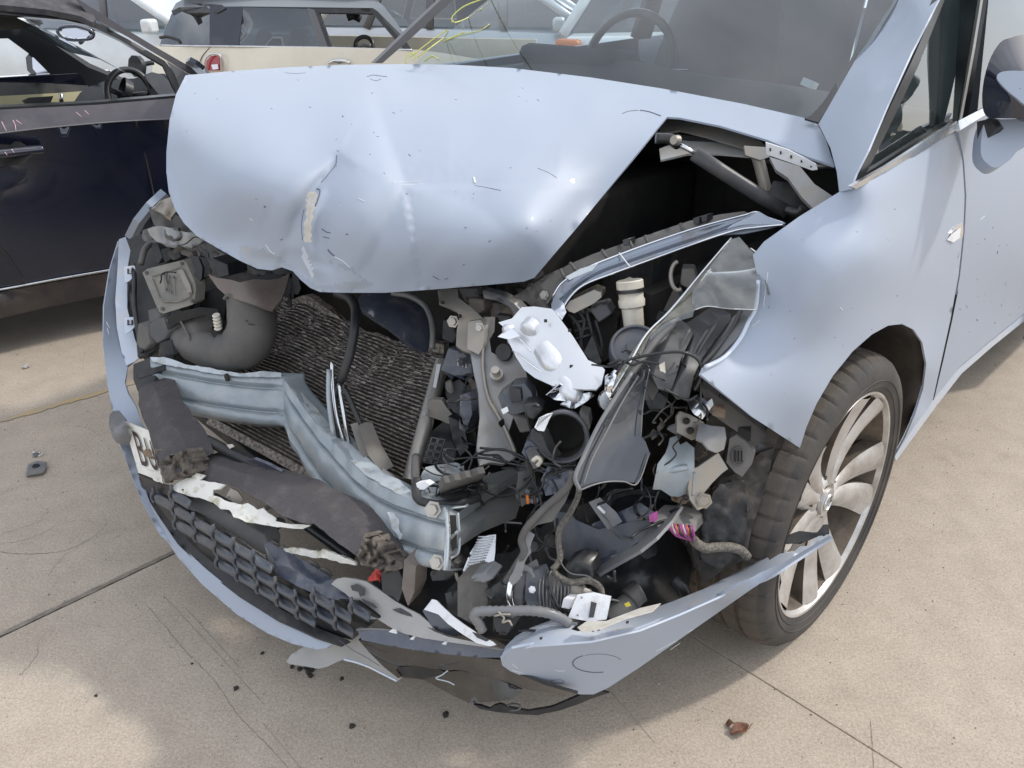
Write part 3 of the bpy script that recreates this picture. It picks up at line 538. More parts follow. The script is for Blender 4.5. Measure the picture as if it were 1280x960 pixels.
# --- wheel
def make_wheel(parent, c, yaw, flip=1, detail=True):
    W = thing('wheel', None, None, Frame(0, 0, 0)); del W['label']; del W['category']
    W.parent = parent; W.location = c; W.rotation_euler = (R(-2), 0, yaw)
    seg_, Rr = 336, .318
    prof = [(-.085, .238), (-.098, .246), (-.104, .262), (-.107, .280), (-.101, .298), (-.090, .310), (-.074, .3165), (-.058, .3185), (-.056, .311), (-.047, .311), (-.045, .319), (-.020, .320), (-.018, .312), (-.008, .312), (-.006, .3203), (.02, .3203), (.022, .312), (.032, .312), (.034, .319), (.062, .318), (.085, .312), (.100, .295), (.104, .27), (.095, .24)]
    vs, fs = [], []
    for i in range(seg_):
        q = 2*math.pi*i/seg_; dd = .005 if i % 7 == 0 else 0
        for y, r in prof:
            r2 = r-dd if (-.095 < y < -.05 or .034 <= y < .09 or -.046 < y < -.032 or .008 < y < .022) and r > .309 else r
            vs.append((math.cos(q)*r2, y, math.sin(q)*r2))
    n = len(prof)
    for i in range(seg_):
        i2 = (i+1) % seg_
        for k in range(n-1): fs.append((i*n+k, i*n+k+1, i2*n+k+1, i2*n+k))
    ty = mesh('tyre', vs, fs, 'rubber', W); sharp(ty, 28)
    ty.data.materials.append(MATS['tread']); 
    for p in ty.data.polygons:
        if p.center[1] > -.093: p.material_index = 1
    for rr, y in ((.270, -.1062), (.256, -.1022)): lathe('tyre_ring', 'rubber', (0, y, 0), (0, 1, 0), [(.003, rr-.002), (-.0012, rr), (.003, rr+.002)], ty, 90)
    if not detail: return W
    rim = lathe('rim', 'alloy', (0, 0, 0), (0, 1, 0), [(-.078, .240), (-.094, .2455), (-.098, .2435), (-.097, .239), (-.088, .233), (-.060, .222), (-.03, .205), (.08, .20), (.08, .05)], W, 96); rim.data.materials.append(MATS['alloy_dirty'])
    for p in rim.data.polygons:
        if p.center[1] > -.085: p.material_index = 1
    lathe('brake_disc', 'steel_grey', (0, .0, 0), (0, 1, 0), [(0, .06), (-.006, .075), (-.006, .145), (.012, .145)], W, 64)
    lathe('hub', 'alloy', (0, 0, 0), (0, 1, 0), [(.02, .07), (-.050, .066), (-.066, .052), (-.070, .040), (-.066, .030)], W, 48)
    for k in range(10):
        a = 2*math.pi*k/10+.10+(.065 if k % 2 else -.065); st = []
        for t in np.linspace(0, 1, 9):
            r = .038+(.231-.038)*t; w = .0135+.0235*t**.8; y = -.068-.024*t**1.3+.008*math.sin(math.pi*t); off = (.011 if k % 2 else .004)*math.sin(math.pi*t*.8)
            ca, sa = math.cos(a), math.sin(a); row = []
            for s_, dy in ((-1, .034), (-1, .005), (-.45, -.001), (.25, -.005), (.75, -.001), (1, .004), (1, .034)):
                x_ = off+w*s_; row.append((ca*r-sa*x_, y+dy, sa*r+ca*x_))
            st.append(row)
        v2 = [p for row in st for p in row]; f2 = [(i*7+j, i*7+j+1, (i+1)*7+j+1, (i+1)*7+j) for i in range(8) for j in range(6)]
        sp = mesh('spoke', v2, f2, 'alloy', W); sp.data.materials.append(MATS['alloy_dirty'])
        for p in sp.data.polygons:
            if p.index % 6 in (0, 5): p.material_index = 1
        sharp(sp, 40)
    for k in range(5):
        a = 2*math.pi*k/5+.3; lathe('wheel_bolt', 'alloy_dirty', (math.cos(a)*.052, -.060, math.sin(a)*.052), (0, 1, 0), [(-.006, 0), (-.006, .007), (.01, .0085)], W, 8)
    cap = lathe('centre_cap', 'alloy', (0, 0, 0), (0, 1, 0), [(-.068, .031), (-.076, .029), (-.077, .0)], W, 40)
    lathe('emblem', 'chrome_dull', (0, 0, 0), (0, 1, 0), [(-.077, .0195), (-.0795, .018), (-.0795, .0155), (-.077, .0140)], cap, 40)
    z = [(-.021, .004), (.004, .005), (-.003, -.001), (.021, -.004), (-.004, -.005), (.003, .001)]
    mesh('emblem_bolt', [(x, -.0795, y) for x, y in z]+[(x, -.0765, y) for x, y in z], [(0, 1, 2, 5), (2, 3, 4, 5)], 'chrome_dull', cap, False)
    return W
hub = F.P(1037, 632, v=.02)
make_wheel(car, (hub[0]-.048, .086, .312), R(0.8))
make_wheel(car, (-.02, 1.66, .316), R(-3), detail=False)
make_wheel(car, (2.76, .12, .316), 0, detail=False)
make_wheel(car, (2.76, 1.70, .316), 0, detail=False)
# --- cabin and rest of the body (mostly outside the picture; it casts the long shadow)
quadpatch('roof', 'paint', [WT, [(1.5, .40, 1.60), (1.5, .6, 1.63), (1.5, .92, 1.64), (1.5, 1.25, 1.63), (1.5, 1.52, 1.60)], [(2.6, .38, 1.63), (2.6, .6, 1.66), (2.6, .92, 1.67), (2.6, 1.25, 1.66), (2.6, 1.52, 1.63)], [(3.45, .40, 1.52), (3.45, .6, 1.55), (3.45, .92, 1.56), (3.45, 1.25, 1.55), (3.45, 1.5, 1.52)]], car, 3, 4, .02)
for v0, v1, v2 in ((0, .02, .10), (1.84, 1.82, 1.74)):
    quadpatch('body_side', 'paint', [[(.42 if v0 else 1.6, v1+.0, .16), (2.4, v1, .17), (2.5, v1, .45), (2.76, v1, .66), (3.02, v1, .45), (3.12, v1, .2), (3.62, v1+(.1 if v0 == 0 else -.1), .25)], [(.42 if v0 else 1.6, v0, .55), (2.3, v0, .6), (2.45, v0, .68), (2.76, v0, .74), (3.05, v0, .68), (3.3, v0, .6), (3.70, v0+(.12 if v0 == 0 else -.12), .6)], [(.42 if v0 else 1.6, v1, .98), (2.3, v1, 1.03), (2.45, v1, 1.04), (2.76, v1, 1.04), (3.0, v1, 1.05), (3.3, v1, 1.05), (3.66, v1+(.12 if v0 == 0 else -.12), 1.05)]], car, 2, 5, .02)
quadpatch('far_wing', 'paint', [[(-.44, 1.80, .45), (-.42, 1.84, .44), (-.36, 1.85, .62), (-.05, 1.86, .72), (.27, 1.85, .62), (.36, 1.84, .3), (.42, 1.84, .2)], [(-.46, 1.78, .62), (-.42, 1.82, .66), (-.30, 1.86, .72), (-.05, 1.87, .78), (.2, 1.87, .74), (.32, 1.86, .7), (.42, 1.86, .6)], [(-.45, 1.70, .76), (-.40, 1.74, .80), (-.25, 1.78, .88), (-.05, 1.80, .93), (.1, 1.81, .95), (.25, 1.82, .97), (.42, 1.82, .98)]], car, 3, 5, .012)
for vv, sg in ((.06, 1), (1.78, -1)):
    for u0, u1 in ((1.62, 1.72), (2.5, 2.62), (3.40, 3.62)):
        quadpatch('roof_pillar', 'black_clean', [[(u0, vv, 1.02), (u1, vv, 1.02)], [(u0+.02, vv+.10*sg, 1.32), (u1, vv+.10*sg, 1.32)], [(u0+.02-(.2 if u0 > 3 else 0), vv+.28*sg, 1.60), (u1-(.2 if u0 > 3 else 0), vv+.28*sg, 1.60)]], car, 2, 3, .04)
quadpatch('tailgate', 'paint', [[(3.75, .15, .3), (3.8, .92, .3), (3.75, 1.68, .3)], [(3.72, .12, 1.0), (3.78, .92, 1.0), (3.72, 1.7, 1.0)], [(3.62, .14, 1.08), (3.68, .92, 1.08), (3.62, 1.68, 1.08)]], car, 2, 3, .02)
box('floor_pan', 'dark_cavity', (1.95, .92, .24), (3.4, 1.62, .05), car)
box('bulkhead', 'dark_cavity', (.36, .92, .58), (.05, 1.56, .66), car)
quadpatch('dashboard', 'dash', [[(.32, .28, .96), (.38, .6, .97), (.42, .92, .98), (.42, 1.3, .97), (.34, 1.62, .955)], [(.55, .24, .985), (.55, .6, 1.0), (.55, .92, 1.005), (.55, 1.3, 1.0), (.55, 1.62, .98)], [(.80, .22, .955), (.80, .6, .98), (.80, .92, .99), (.80, 1.3, 1.02), (.80, 1.62, .96)], [(.86, .22, .80), (.86, .6, .80), (.86, .92, .80), (.86, 1.3, .80), (.86, 1.62, .80)]], car, 4, 4, .01)
for vs2 in (.52, 1.32):
    st = thing('seat', None, None, Frame(0, 0, 0)); del st['label']; del st['category']; st.parent = car
    quadpatch('backrest', 'seat', [[(1.52, vs2-.25, .62), (1.45, vs2, .62), (1.52, vs2+.25, .62)], [(1.56, vs2-.26, .9), (1.50, vs2, .9), (1.56, vs2+.26, .9)], [(1.64, vs2-.2, 1.2), (1.60, vs2, 1.22), (1.64, vs2+.2, 1.2)]], st, 4, 4, .10)
    bev(box('headrest', 'seat', (1.68, vs2, 1.34), (.10, .27, .18), st, (0, .2, 0), .04), .03); box('cushion', 'seat', (1.25, vs2, .58), (.5, .5, .14), st, b=.04)
for vs2 in (.45, .92, 1.40): box('rear_seat', 'seat', (2.45, vs2, .95), (.16, .44, .62), car, (0, .15, 0), .05); box('headrest', 'seat', (2.52, vs2, 1.33), (.09, .25, .14), car, (0, .15, 0), .04)
sw = [(.98+.07*math.sin(a)*.6, 1.32+.185*math.cos(a), .98+.17*math.sin(a)) for a in np.linspace(0, 2*math.pi, 33)]
v_, f_ = tube_mesh(sw, .015, 8, cap=False); stw = mesh('steering_wheel', v_, f_, 'black_clean', car); box('steering_boss', 'black_clean', (.96, 1.32, .96), (.05, .16, .10), stw, (0, .35, 0), .02)
box('instrument_hood', 'dash', (.72, 1.32, 1.025), (.22, .36, .07), car, (0, .1, 0), .03)
box('interior_mirror', 'black_clean', (.93, .92, 1.36), (.04, .24, .07), car, b=.02)
box('paper', 'white_clean', tuple(F.P(850, 88, z=1.01)), (.06, .045, .002), car, (0, .2, .6), 0); box('paper', 'white_clean', tuple(F.P(1012, 105, z=1.0)), (.05, .035, .02), car, (.3, .2, .2), 0)
quadpatch('far_door', 'dash', [[(.5, 1.76, .35), (1.0, 1.76, .35), (1.62, 1.76, .35)], [(.5, 1.74, .7), (1.0, 1.73, .7), (1.62, 1.74, .7)], [(.45, 1.77, .98), (1.0, 1.77, 1.0), (1.62, 1.77, 1.02)]], car, 2, 3, .03)
# --- engine bay masses
box('engine_cover', 'black', (-.02, 1.10, .88), (.45, .8, .06), car, (0, -.05, 0), .03); box('engine', 'dark_cavity', (.03, 1.10, .56), (.60, 1.02, .60), car, b=.02)  # engine box made oversized to keep sun from leaking onto the ground shadow
box('battery', 'black', (.0, .42, .62), (.25, .2, .2), car, b=.01); box('sun_blocker', 'dark_cavity', (-.12, 1.10, .56), (.26, .95, .34), car, b=.02); box('undertray', 'liner_dark', (-.30, .98, .215), (.75, 1.15, .03), car)  # the wide cavity box is unseen, added to stop sun leaking through the bay
box('inner_wing', 'dark_cavity', (.02, .33, .60), (.50, .03, .30), car, b=0); box('inner_wing', 'dark_cavity', (-.05, 1.52, .6), (.75, .03, .45), car, b=0)
quadpatch('scuttle', 'black', [[(.15, .25, .93), (.15, .92, .95), (.15, 1.65, .93)], [(.34, .25, .90), (.34, .92, .90), (.34, 1.65, .90)]], car, 3, 2, .01)
# ------------------------------------------------------------------ the smashed front, from the photograph's left
def Q(s): return [(float(a.split(',')[0]), float(a.split(',')[1]), (a.split(',')[2] if '=' in a else float(a.split(',')[2]))) for a in s.split()]
# bumper skin, left end
bl = S('bumper_skin', 'paint', pts('148,301 155,298 160,312 158,330 156,380 165,420 174,447 160,458 156,478 160,492 170,508 178,530 187,540 157,527 170,570 175,592 190,636 214,680 200,668 178,628 163,590 150,556 141,515 134,480 129,430 130,382 137,338'), Q('150,300,v=1.74 156,330,v=1.72 156,380,v=1.66 174,447,v=1.50 130,420,v=1.56 131,382,v=1.62 137,338,v=1.70 160,490,v=1.42 187,540,v=1.27 140,515,v=1.43 163,590,z=.26 214,680,z=.20 150,556,z=.33'), car, step=6, th=.004)
S('bumper_flange', 'paint_pale', pts('149,299 157,296 163,313 160,331 159,350 159,385 163,402 169,425 177,445 168,452 158,457 152,440 146,410 144,375 147,335'), [(149, 299, F.D(149, 299, v=1.73)-.012), (163, 313, F.D(163, 313, v=1.70)), (177, 445, F.D(177, 445, v=1.48)), (152, 440, F.D(152, 440, v=1.53)-.012), (144, 375, F.D(144, 375, v=1.63)-.012)], bl, step=5, th=.003)
for x, y in ((158, 338), (158, 402)):
    d = F.D(x, y, v=1.62 if y < 350 else 1.54)-.02
    tb = S('clip_tab', 'paint_pale', pts(f'{x-3},{y-5} {x+10},{y-6} {x+12},{y+3} {x+9},{y+8} {x+4},{y+13} {x-2},{y+16}'), d, bl, th=.004)
    T('clip_slot', 'ink', [(x+2, y-2, d-.004), (x+2, y+4, d-.004), (x+7, y+4, d-.004), (x+7, y-2, d-.004)], .0022, tb, 6, sm=False)
T('scratch', 'label', [(133, 402, F.D(133, 402, v=1.57)-.004), (137, 410, F.D(137, 410, v=1.56)-.004)], .0008, bl, 5); T('scratch', 'label', [(134, 410, F.D(134, 410, v=1.57)-.004), (136, 418, F.D(136, 418, v=1.55)-.004)], .0008, bl, 5)
# light grey lip under the far wheel arch / headlamp edge
S('wing_front_edge', 'paint_dusty', pts('163,300 174,279 190,259 208,242 211,245 196,261 181,280 170,301'), Q('160,300,2.33 208,240,2.30 190,270,2.38'), car, th=.02)
# fog surround bump
S('parking_sensor_cover', 'mid_grey', pts('137,518 141,514 149,513 155,522 160,535 163,557 152,556 145,553 140,545 136,530'), Q('137,518,1.80 149,513,1.79 163,557,1.72 145,553,1.70 147,535,1.685'), car, step=4, th=.03)
# number plate
pl = S('number_plate', 'plate', pts('155,526 186,538 190,552 196,566 201,588 203,603 190,597 173,591 164,560'), Q('155,526,1.735 186,538,1.665 203,603,1.62 173,591,1.685'), car, step=6, th=.003)
qp = lambda x, y: (x, y, tps([(155, 526, 1.735), (186, 538, 1.665), (203, 603, 1.62)])(np.array([[x, y]]))[0]-.006)
text_on('plate_lettering', 'B', 'ink', [qp(177, 581), qp(186, 585), qp(174, 543), qp(164.5, 538)], pl); text_on('plate_lettering', 'U', 'ink', [qp(189, 585), qp(199, 590), qp(188, 551), qp(179, 547)], pl)
bolt(184, 566, 1.645, .006, pl, 'rust'); S('torn_corner', 'white_torn', pts('184,586 196,590 203,588 204,605 192,600'), 1.625, pl, jag=.8, step=4)
S('rust_stain', 'rust', pts('182,561 188,563 190,571 184,572'), 1.637, pl, step=3, th=.001, jag=.5)
# plate carrier bits below the plate
S('plate_bracket', 'foam_torn', pts('193,560 204,563 209,575 222,588 214,600 203,598 198,582'), 1.60, car, step=5, th=.02, jag=1.5, wob=.008)
# foam absorbers
S('impact_foam', 'foam', pts('173,487 180,482 194,484 199,498 203,512 211,521 215,530 224,540 231,549 236,562 242,578 230,588 216,592 205,593 198,578 192,560 186,540 178,522 173,505'), Q('173,487,1.74 194,484,1.73 231,549,1.60 242,578,1.56 205,593,1.56 180,520,1.685'), car, step=6, jag=.7, ext=(.05, .012, -.004), b=.004, wob=.002)
S('torn_foam', 'foam_torn', pts('198,578 210,570 232,562 243,575 240,590 226,598 218,592 212,600 203,594 206,588'), 1.555, car, step=4, jag=1.4, ext=(.03, .0, -.01), wob=.012)
fm2 = S('impact_foam', 'foam', pts('233,578 246,574 262,578 300,590 332,599 352,606 370,611 385,622 402,629 425,640 445,655 462,676 478,704 470,712 458,706 444,694 424,680 405,664 392,655 378,654 352,645 330,628 308,616 284,606 262,602 246,598'), Q('240,578,1.60 332,600,1.50 402,630,1.44 478,704,1.30 458,706,1.30 392,655,1.41 308,616,1.495 246,598,1.58'), car, step=6, jag=.6, ext=(.055, .01, -.01), b=.005, wob=.002)
S('torn_foam', 'foam_torn', pts('455,668 468,672 480,690 492,696 497,712 480,716 468,710 452,706 446,694'), 1.30, car, step=4, jag=1.5, ext=(.03, .0, -.01), wob=.012)
S('impact_foam', 'black', pts('166,455 190,446 194,462 192,486 172,490 166,475'), Q('166,455,1.83 192,486,1.76 192,455,1.81'), car, step=6, ext=(.05, .0, -.01), b=.006)
S('strap', 'black_clean', pts('170,466 192,460 193,468 171,475'), 1.755, car, ext=(.03, 0, 0), b=.003)
# crash beam: pressed channel, kinked
def beam():
    top = Q('187,448,1.80 230,456,1.79 270,463,1.78 320,468,1.775 351,469,1.77 358,476,1.745 376,502,1.70 400,533,1.63 425,562,1.56 455,592,1.48 488,612,1.40 525,626,1.33 560,636,1.275')
    bot = Q('200,507,1.77 236,515,1.765 274,522,1.755 325,529,1.75 354,532,1.75 360,545,1.725 376,578,1.675 402,617,1.605 428,648,1.54 458,678,1.455 490,695,1.375 525,706,1.31 558,713,1.265')
    prof = [(-.06, .045, .0), (-.02, .040, 0), (0, .006, 0), (.03, 0, 0), (.18, -.003, 0), (.21, .001, 0), (.24, .010, 0), (.28, .010, 0), (.31, .001, 0), (.35, -.002, 0), (.66, -.002, 0), (.70, .001, 0), (.73, .010, 0), (.77, .010, 0), (.80, .001, 0), (.87, -.004, 0), (.97, -.001, 0), (1.0, .005, 0), (1.015, .04, 0)]
    A = catmull([F.P(x, y, d=d) for x, y, d in top], 6); B = catmull([F.P(x, y, d=d) for x, y, d in bot], 6); rows = []
    for i, (a, b_) in enumerate(zip(A, B)):
        t = A[min(i+1, len(A)-1)]-A[max(i-1, 0)]; n = np.cross(t, b_-a); n /= np.linalg.norm(n)
        if n[0] < 0: n = -n
        cr = .35 if 22 < i < 27 else 1; ww = .0018*math.sin(i*1.3)+.0015*math.sin(i*.7+1)
        rows.append([a+(b_-a)*p+n*(o*cr+ww*(.3+p)) for p, o, _ in prof])
    k = len(prof); v = [p for r in rows for p in r]; f = [(i*k+j, i*k+j+1, (i+1)*k+j+1, (i+1)*k+j) for i in range(len(rows)-1) for j in range(k-1)]
    o = mesh('crash_beam', v, f, 'steel_blue', car); solid(o, .003, 0); sharp(o, 50); return o
bm_ = beam()
for x, y, d in ((283, 472, 1.765), (217, 492, 1.775)): lathe('hole', 'dark_cavity', F.P(x, y, d=d-.004), (-1, 0, .1), [(.0, .0), (.001, .009), (-.004, .0095)], bm_, 16)
S('beam_flange', 'steel_pale', pts('357,474 366,476 384,498 405,522 432,550 452,566 472,583 480,592 500,600 516,616 540,628 538,633 512,624 488,612 455,592 425,562 400,533 376,502'), Q('360,475,1.755 384,498,1.72 432,550,1.60 472,583,1.49 540,628,1.32 455,592,1.475 400,533,1.625'), bm_, step=6, th=.002, wob=.003, jag=.8)
S('beam_flange', 'steel_pale', pts('187,447 205,446 232,455 262,460 300,467 330,464 352,466 352,471 300,471 262,466 225,459 190,452'), Q('187,447,1.795 352,468,1.765 262,462,1.775'), bm_, step=5, th=.002, wob=.002, jag=.6)
# hollow end of the beam
S('beam_end', 'steel_pale', pts('557,634 572,640 573,664 574,690 565,696 563,712 557,713 558,690 560,660'), Q('557,634,1.27 573,664,1.30 560,712,1.26'), bm_, step=6, th=.004)
S('beam_hollow', 'dark_cavity', pts('562,644 570,644 571,662 564,672'), 1.262, bm_, step=6, th=.001); S('beam_hollow', 'dark_cavity', pts('563,676 571,668 571,684 565,690'), 1.262, bm_, step=6, th=.001)
T('beam_rib', 'steel_pale', [(560, 672, 1.262), (572, 664, 1.275)], .003, bm_); T('beam_rib', 'steel_pale', [(558, 636, 1.262), (560, 672, 1.258), (558, 712, 1.255)], .0025, bm_); T('beam_rib', 'steel_pale', [(572, 641, 1.285), (574, 666, 1.285), (573, 690, 1.28), (563, 698, 1.265)], .0025, bm_)
bolt(541, 637, 1.285, .010, bm_, 'alloy_tank'); bolt(546, 703, 1.265, .009, bm_, 'alloy_tank'); S('weld_patch', 'steel_pale', pts('484,640 492,641 500,652 498,662 506,672 500,674 490,660'), 1.352, bm_, step=4, th=.001, jag=.8)
# frame rail behind it
rl = S('chassis_rail', 'rail', pts('565,668 572,640 610,612 649,588 650,630 608,646 574,667'), Q('572,655,1.31 650,610,1.60 610,630,1.45'), car, th=.03)
S('chassis_rail', 'rail', pts('520,628 568,614 600,596 650,582 650,590 612,612 573,641'), Q('540,628,1.34 573,641,1.31 650,586,1.60'), car, th=.02)
S('mounting_plate', 'steel_pale', pts('527,592 532,584 545,581 570,578 580,582 580,598 552,606 548,617 536,620 528,606'), Q('527,600,1.42 580,590,1.50 540,618,1.39'), car, step=6, th=.006)
S('crumpled_bracket', 'grey_plastic', pts('550,612 556,604 590,596 606,590 602,612 592,623 560,628 552,622'), Q('552,618,1.38 606,600,1.46 575,610,1.40'), car, step=6, th=.01, wob=.01, jag=1)
# radiator
def radiator():
    tl, tr, br, bl_ = [F.P(*a[:2], d=a[2]) for a in Q('338,372,2.02 556,446,1.80 498,650,1.66 262,520,1.90')]
    n = np.cross(tr-tl, bl_-tl); n /= np.linalg.norm(n)
    if n[0] > 0: n = -n
    nr, nc = 84, 70; v, f = [], []
    for i in range(nr*2+1):
        for j in range(nc+1):
            s_, t_ = j/nc, i/(nr*2); p = (tl*(1-s_)+tr*s_)*(1-t_)+(bl_*(1-s_)+br*s_)*t_
            wav = .030*math.exp(-((s_-.40)/.20)**2)*(1-.5*t_); o = (.0 if (i % 4) in (0, 1) else .009)-wav+.006*math.sin(s_*17+t_*9)*max(0, .6-t_)+random.uniform(-.0007, .0007)
            sh = (.010*math.sin(s_*7+.6)+.003*math.sin(s_*31+t_*14))*(1-t_)+(.022*max(0, math.sin(s_*9-1)) if i == 0 else 0)
            v.append(p+n*(-o)+np.array((0, 0, sh)))
    f = [(i*(nc+1)+j, (i+1)*(nc+1)+j, (i+1)*(nc+1)+j+1, i*(nc+1)+j+1) for i in range(nr*2) for j in range(nc)]
    o = mesh('radiator', v, f, 'fins', car, False); o.data.materials.append(MATS['fin_dark']); o.data.polygons.foreach_set('material_index', [1 if ((p//nc) % 4) in (1, 2) else 0 for p in range(len(o.data.polygons))]); solid(o, .02, -1); return tl, tr, br, bl_, n, o
tl, tr, br, bl_, nrm, rad = radiator()
# bent fins standing proud on the crushed upper half
v, f = [], []
for k in range(1500):
    s_ = random.random(); t_ = abs(random.gauss(random.choice((.10, .26+.30*s_*.5, .34)), .06)) if random.random() < .75 else random.random()*.6; p = (tl*(1-s_)+tr*s_)*(1-t_)+(bl_*(1-s_)+br*s_)*t_; row = round(t_*42)/42; p = (tl*(1-s_)+tr*s_)*(1-row)+(bl_*(1-s_)+br*s_)*row
    wav = .030*math.exp(-((s_-.40)/.20)**2)*(1-.5*row); e = (tr-tl)/np.linalg.norm(tr-tl); dn = (bl_-tl)/np.linalg.norm(bl_-tl); p = p+nrm*(wav+.004)+np.array((0, 0, .010*math.sin(s_*7+.6)*(1-row)))
    p = p+nrm*.004; a = e*random.uniform(.003, .014)+dn*random.uniform(-.002, .002); b2 = dn*random.uniform(.0012, .0036)+nrm*random.uniform(-.001, .003); n0 = len(v); v += [p, p+a, p+a+b2, p+b2]; f.append((n0, n0+1, n0+2, n0+3))
bf = mesh('bent_fins', v, f, 'fin_pale', rad, False); tag(bf, kind='stuff')
# right hand tank of the radiator, with its bracket
p0, p1 = F.P(553, 452, d=1.755), F.P(512, 602, d=1.62); ax = p1-p0; ln = np.linalg.norm(ax)
tank = lathe('radiator_tank', 'alloy_tank', p0, ax, [(0, 0), (0, .017), (ln, .017), (ln, 0)], car, 20)
S('tank_bracket', 'alloy_tank', pts('534,502 540,499 552,500 560,512 577,522 578,532 571,540 560,530 552,526 535,520'), Q('534,510,1.66 577,528,1.64 552,505,1.64'), car, step=5, th=.012)
bolt(531, 517, 1.65, .005, tank); bolt(518, 587, 1.60, .006, tank); S('tank_label', 'white_clean', pts('546,455 551,455 545,485 541,484'), 1.70, tank, th=.001)
# vent box with eight cells
vb = S('vent_box', 'black_clean', pts('527,577 537,541 565,545 570,552 568,580 548,580'), Q('527,577,1.58 537,541,1.62 568,560,1.60'), car, step=8, ext=(.06, .02, 0), b=.002)
for r_ in range(4):
    for k in range(2):
        x = 539.5-r_*2.6+k*9; y = 547+r_*8.2+k*1.5
        T('cell', 'grey_plastic', [(x, y, 1.585-.004*r_), (x+7.5, y+1.2, 1.585-.004*r_), (x+5.5, y+7.6, 1.58-.004*r_), (x-2, y+6.4, 1.58-.004*r_), (x, y, 1.585-.004*r_)], .0013, vb, 4, sm=False)
# dark cowl above the radiator
S('fan_cowl', 'blue_gloss', pts('450,384 447,374 452,367 470,366 492,368 512,372 526,380 536,392 541,410 543,428 532,441 520,436 500,420 470,399'), Q('450,384,1.72 492,368,1.74 541,410,1.72 532,441,1.70 495,395,1.68'), car, step=7, th=.02)
T('cowl_rim', 'mid_grey', Q('490,366,1.73 512,370,1.72 530,381,1.71 538,396,1.70 541,414,1.69 540,436,1.685'), .007, car)
# hoses and pipes hanging in front of the radiator
T('hose', 'black', Q('420,366,1.66 436,372,1.64 444,386,1.62 443,410,1.60 438,440,1.60 431,462,1.60 424,478,1.61'), .010, car, 10)
T('hose', 'black_clean', Q('424,478,1.61 418,500,1.60 420,530,1.60 430,556,1.62'), .008, car, 10)
T('pipe', 'chrome_dull', Q('415,452,1.60 416,480,1.60 421,520,1.59 430,552,1.60'), .0045, car); T('pipe', 'chrome_dull', Q('424,480,1.59 427,500,1.58 432,530,1.58 438,562,1.60'), .0045, car)
T('pipe', 'steel_blue', Q('411,462,1.59 411,500,1.58 417,545,1.58'), .005, car); T('pipe', 'black_clean', Q('430,484,1.57 446,520,1.57 463,560,1.57 470,590,1.58'), .006, car)
S('l_bracket', 'grey_l', pts('438,530 447,528 452,545 465,568 482,590 478,594 462,585 448,562'), Q('440,530,1.56 452,545,1.55 480,592,1.52'), car, th=.012)
S('l_bracket', 'grey_l', pts('447,532 455,533 466,560 482,588 475,590 460,568'), Q('447,532,1.545 466,560,1.53 480,589,1.51'), car, ext=(.02, 0, 0), b=.002)
# lower slats under the beam
for a, m_, w in (('232,540 262,552 292,568 322,582 350,596', 'black', .012), ('228,560 250,566 272,578', 'black', .010), ('300,576 330,588 362,604 396,622', 'blue_gloss', .008), ('330,590 352,592 372,604', 'grey_plastic', .009), ('360,640 400,668 440,698', 'black_clean', .012)):
    T('cross_member', m_, [(x, y, 1.66-(x-230)*.0009) for x, y in pts(a)], w, car, 6)
S('torn_flap', 'blue_gloss', pts('296,578 318,574 338,582 352,590 358,602 345,600 330,596 312,592'), Q('296,578,1.60 358,600,1.55 330,585,1.56'), car, th=.006, wob=.006, step=6)
S('pale_chip', 'pale_bit', pts('283,556 290,555 293,558 287,561'), 1.60, car, step=3, th=.003)
# white torn plinth and its carrier
S('grille_bar', 'grey_plastic', pts('232,619 238,616 262,628 300,650 330,668 334,680 331,694 320,688 290,668 258,648 234,636'), Q('233,620,1.585 330,668,1.50 331,694,1.485 234,636,1.57'), car, step=7, ext=(.03, 0, 0), b=.002)
S('torn_plinth', 'white_torn', pts('215,611 222,604 230,600 236,592 244,590 256,594 249,600 262,602 280,605 273,611 266,613 266,619 276,622 287,628 303,630 310,629 322,637 329,635 335,641 346,648 345,652 358,655 378,656 388,657 377,661 350,659 330,656 306,652 292,645 286,637 276,636 266,628 248,622 236,620 224,616'), Q('215,611,1.58 244,590,1.57 280,605,1.53 346,650,1.455 388,657,1.42 306,652,1.475 236,620,1.555'), car, step=5, th=.004, wob=.003, jag=.7)
S('torn_plinth', 'white_torn', pts('354,687 366,684 384,688 398,690 402,687 412,690 424,694 431,697 437,699 444,703 444,707 434,705 424,703 408,698 392,697 372,693 358,691'), Q('354,687,1.47 444,705,1.38 400,692,1.42'), car, step=4, th=.004, wob=.003, jag=.7)
S('bracket_loop', 'bracket', pts('282,622 288,610 297,614 304,624 300,630 290,626 287,620'), 1.53, car, step=4, th=.004)
S('grille_strip', 'blue_gloss', pts('330,680 336,677 348,684 368,694 390,706 414,722 432,738 448,750 430,752 402,746 374,734 350,720 334,708'), Q('330,680,1.49 390,706,1.43 448,750,1.365 402,746,1.38 334,708,1.465 385,725,1.385'), car, step=6, th=.015)
S('strip_edge', 'mid_grey', pts('331,682 338,692 348,710 345,714 335,700'), 1.462, car, th=.002)
for x, y in ((340, 680), (352, 686), (388, 705), (404, 714)): S('clip_tab', 'grey_plastic', pts(f'{x-5},{y-1} {x},{y-5} {x+9},{y+0} {x+12},{y+6} {x+6},{y+8} {x+2},{y+3}'), 1.50-(x-330)*.0011, car, th=.004, step=4)
S('red_clip', 'red', pts('460,722 466,716 470,710 474,710 477,718 475,724 466,727 461,726'), 1.33, car, step=3, th=.01, wob=.004, jag=.6)
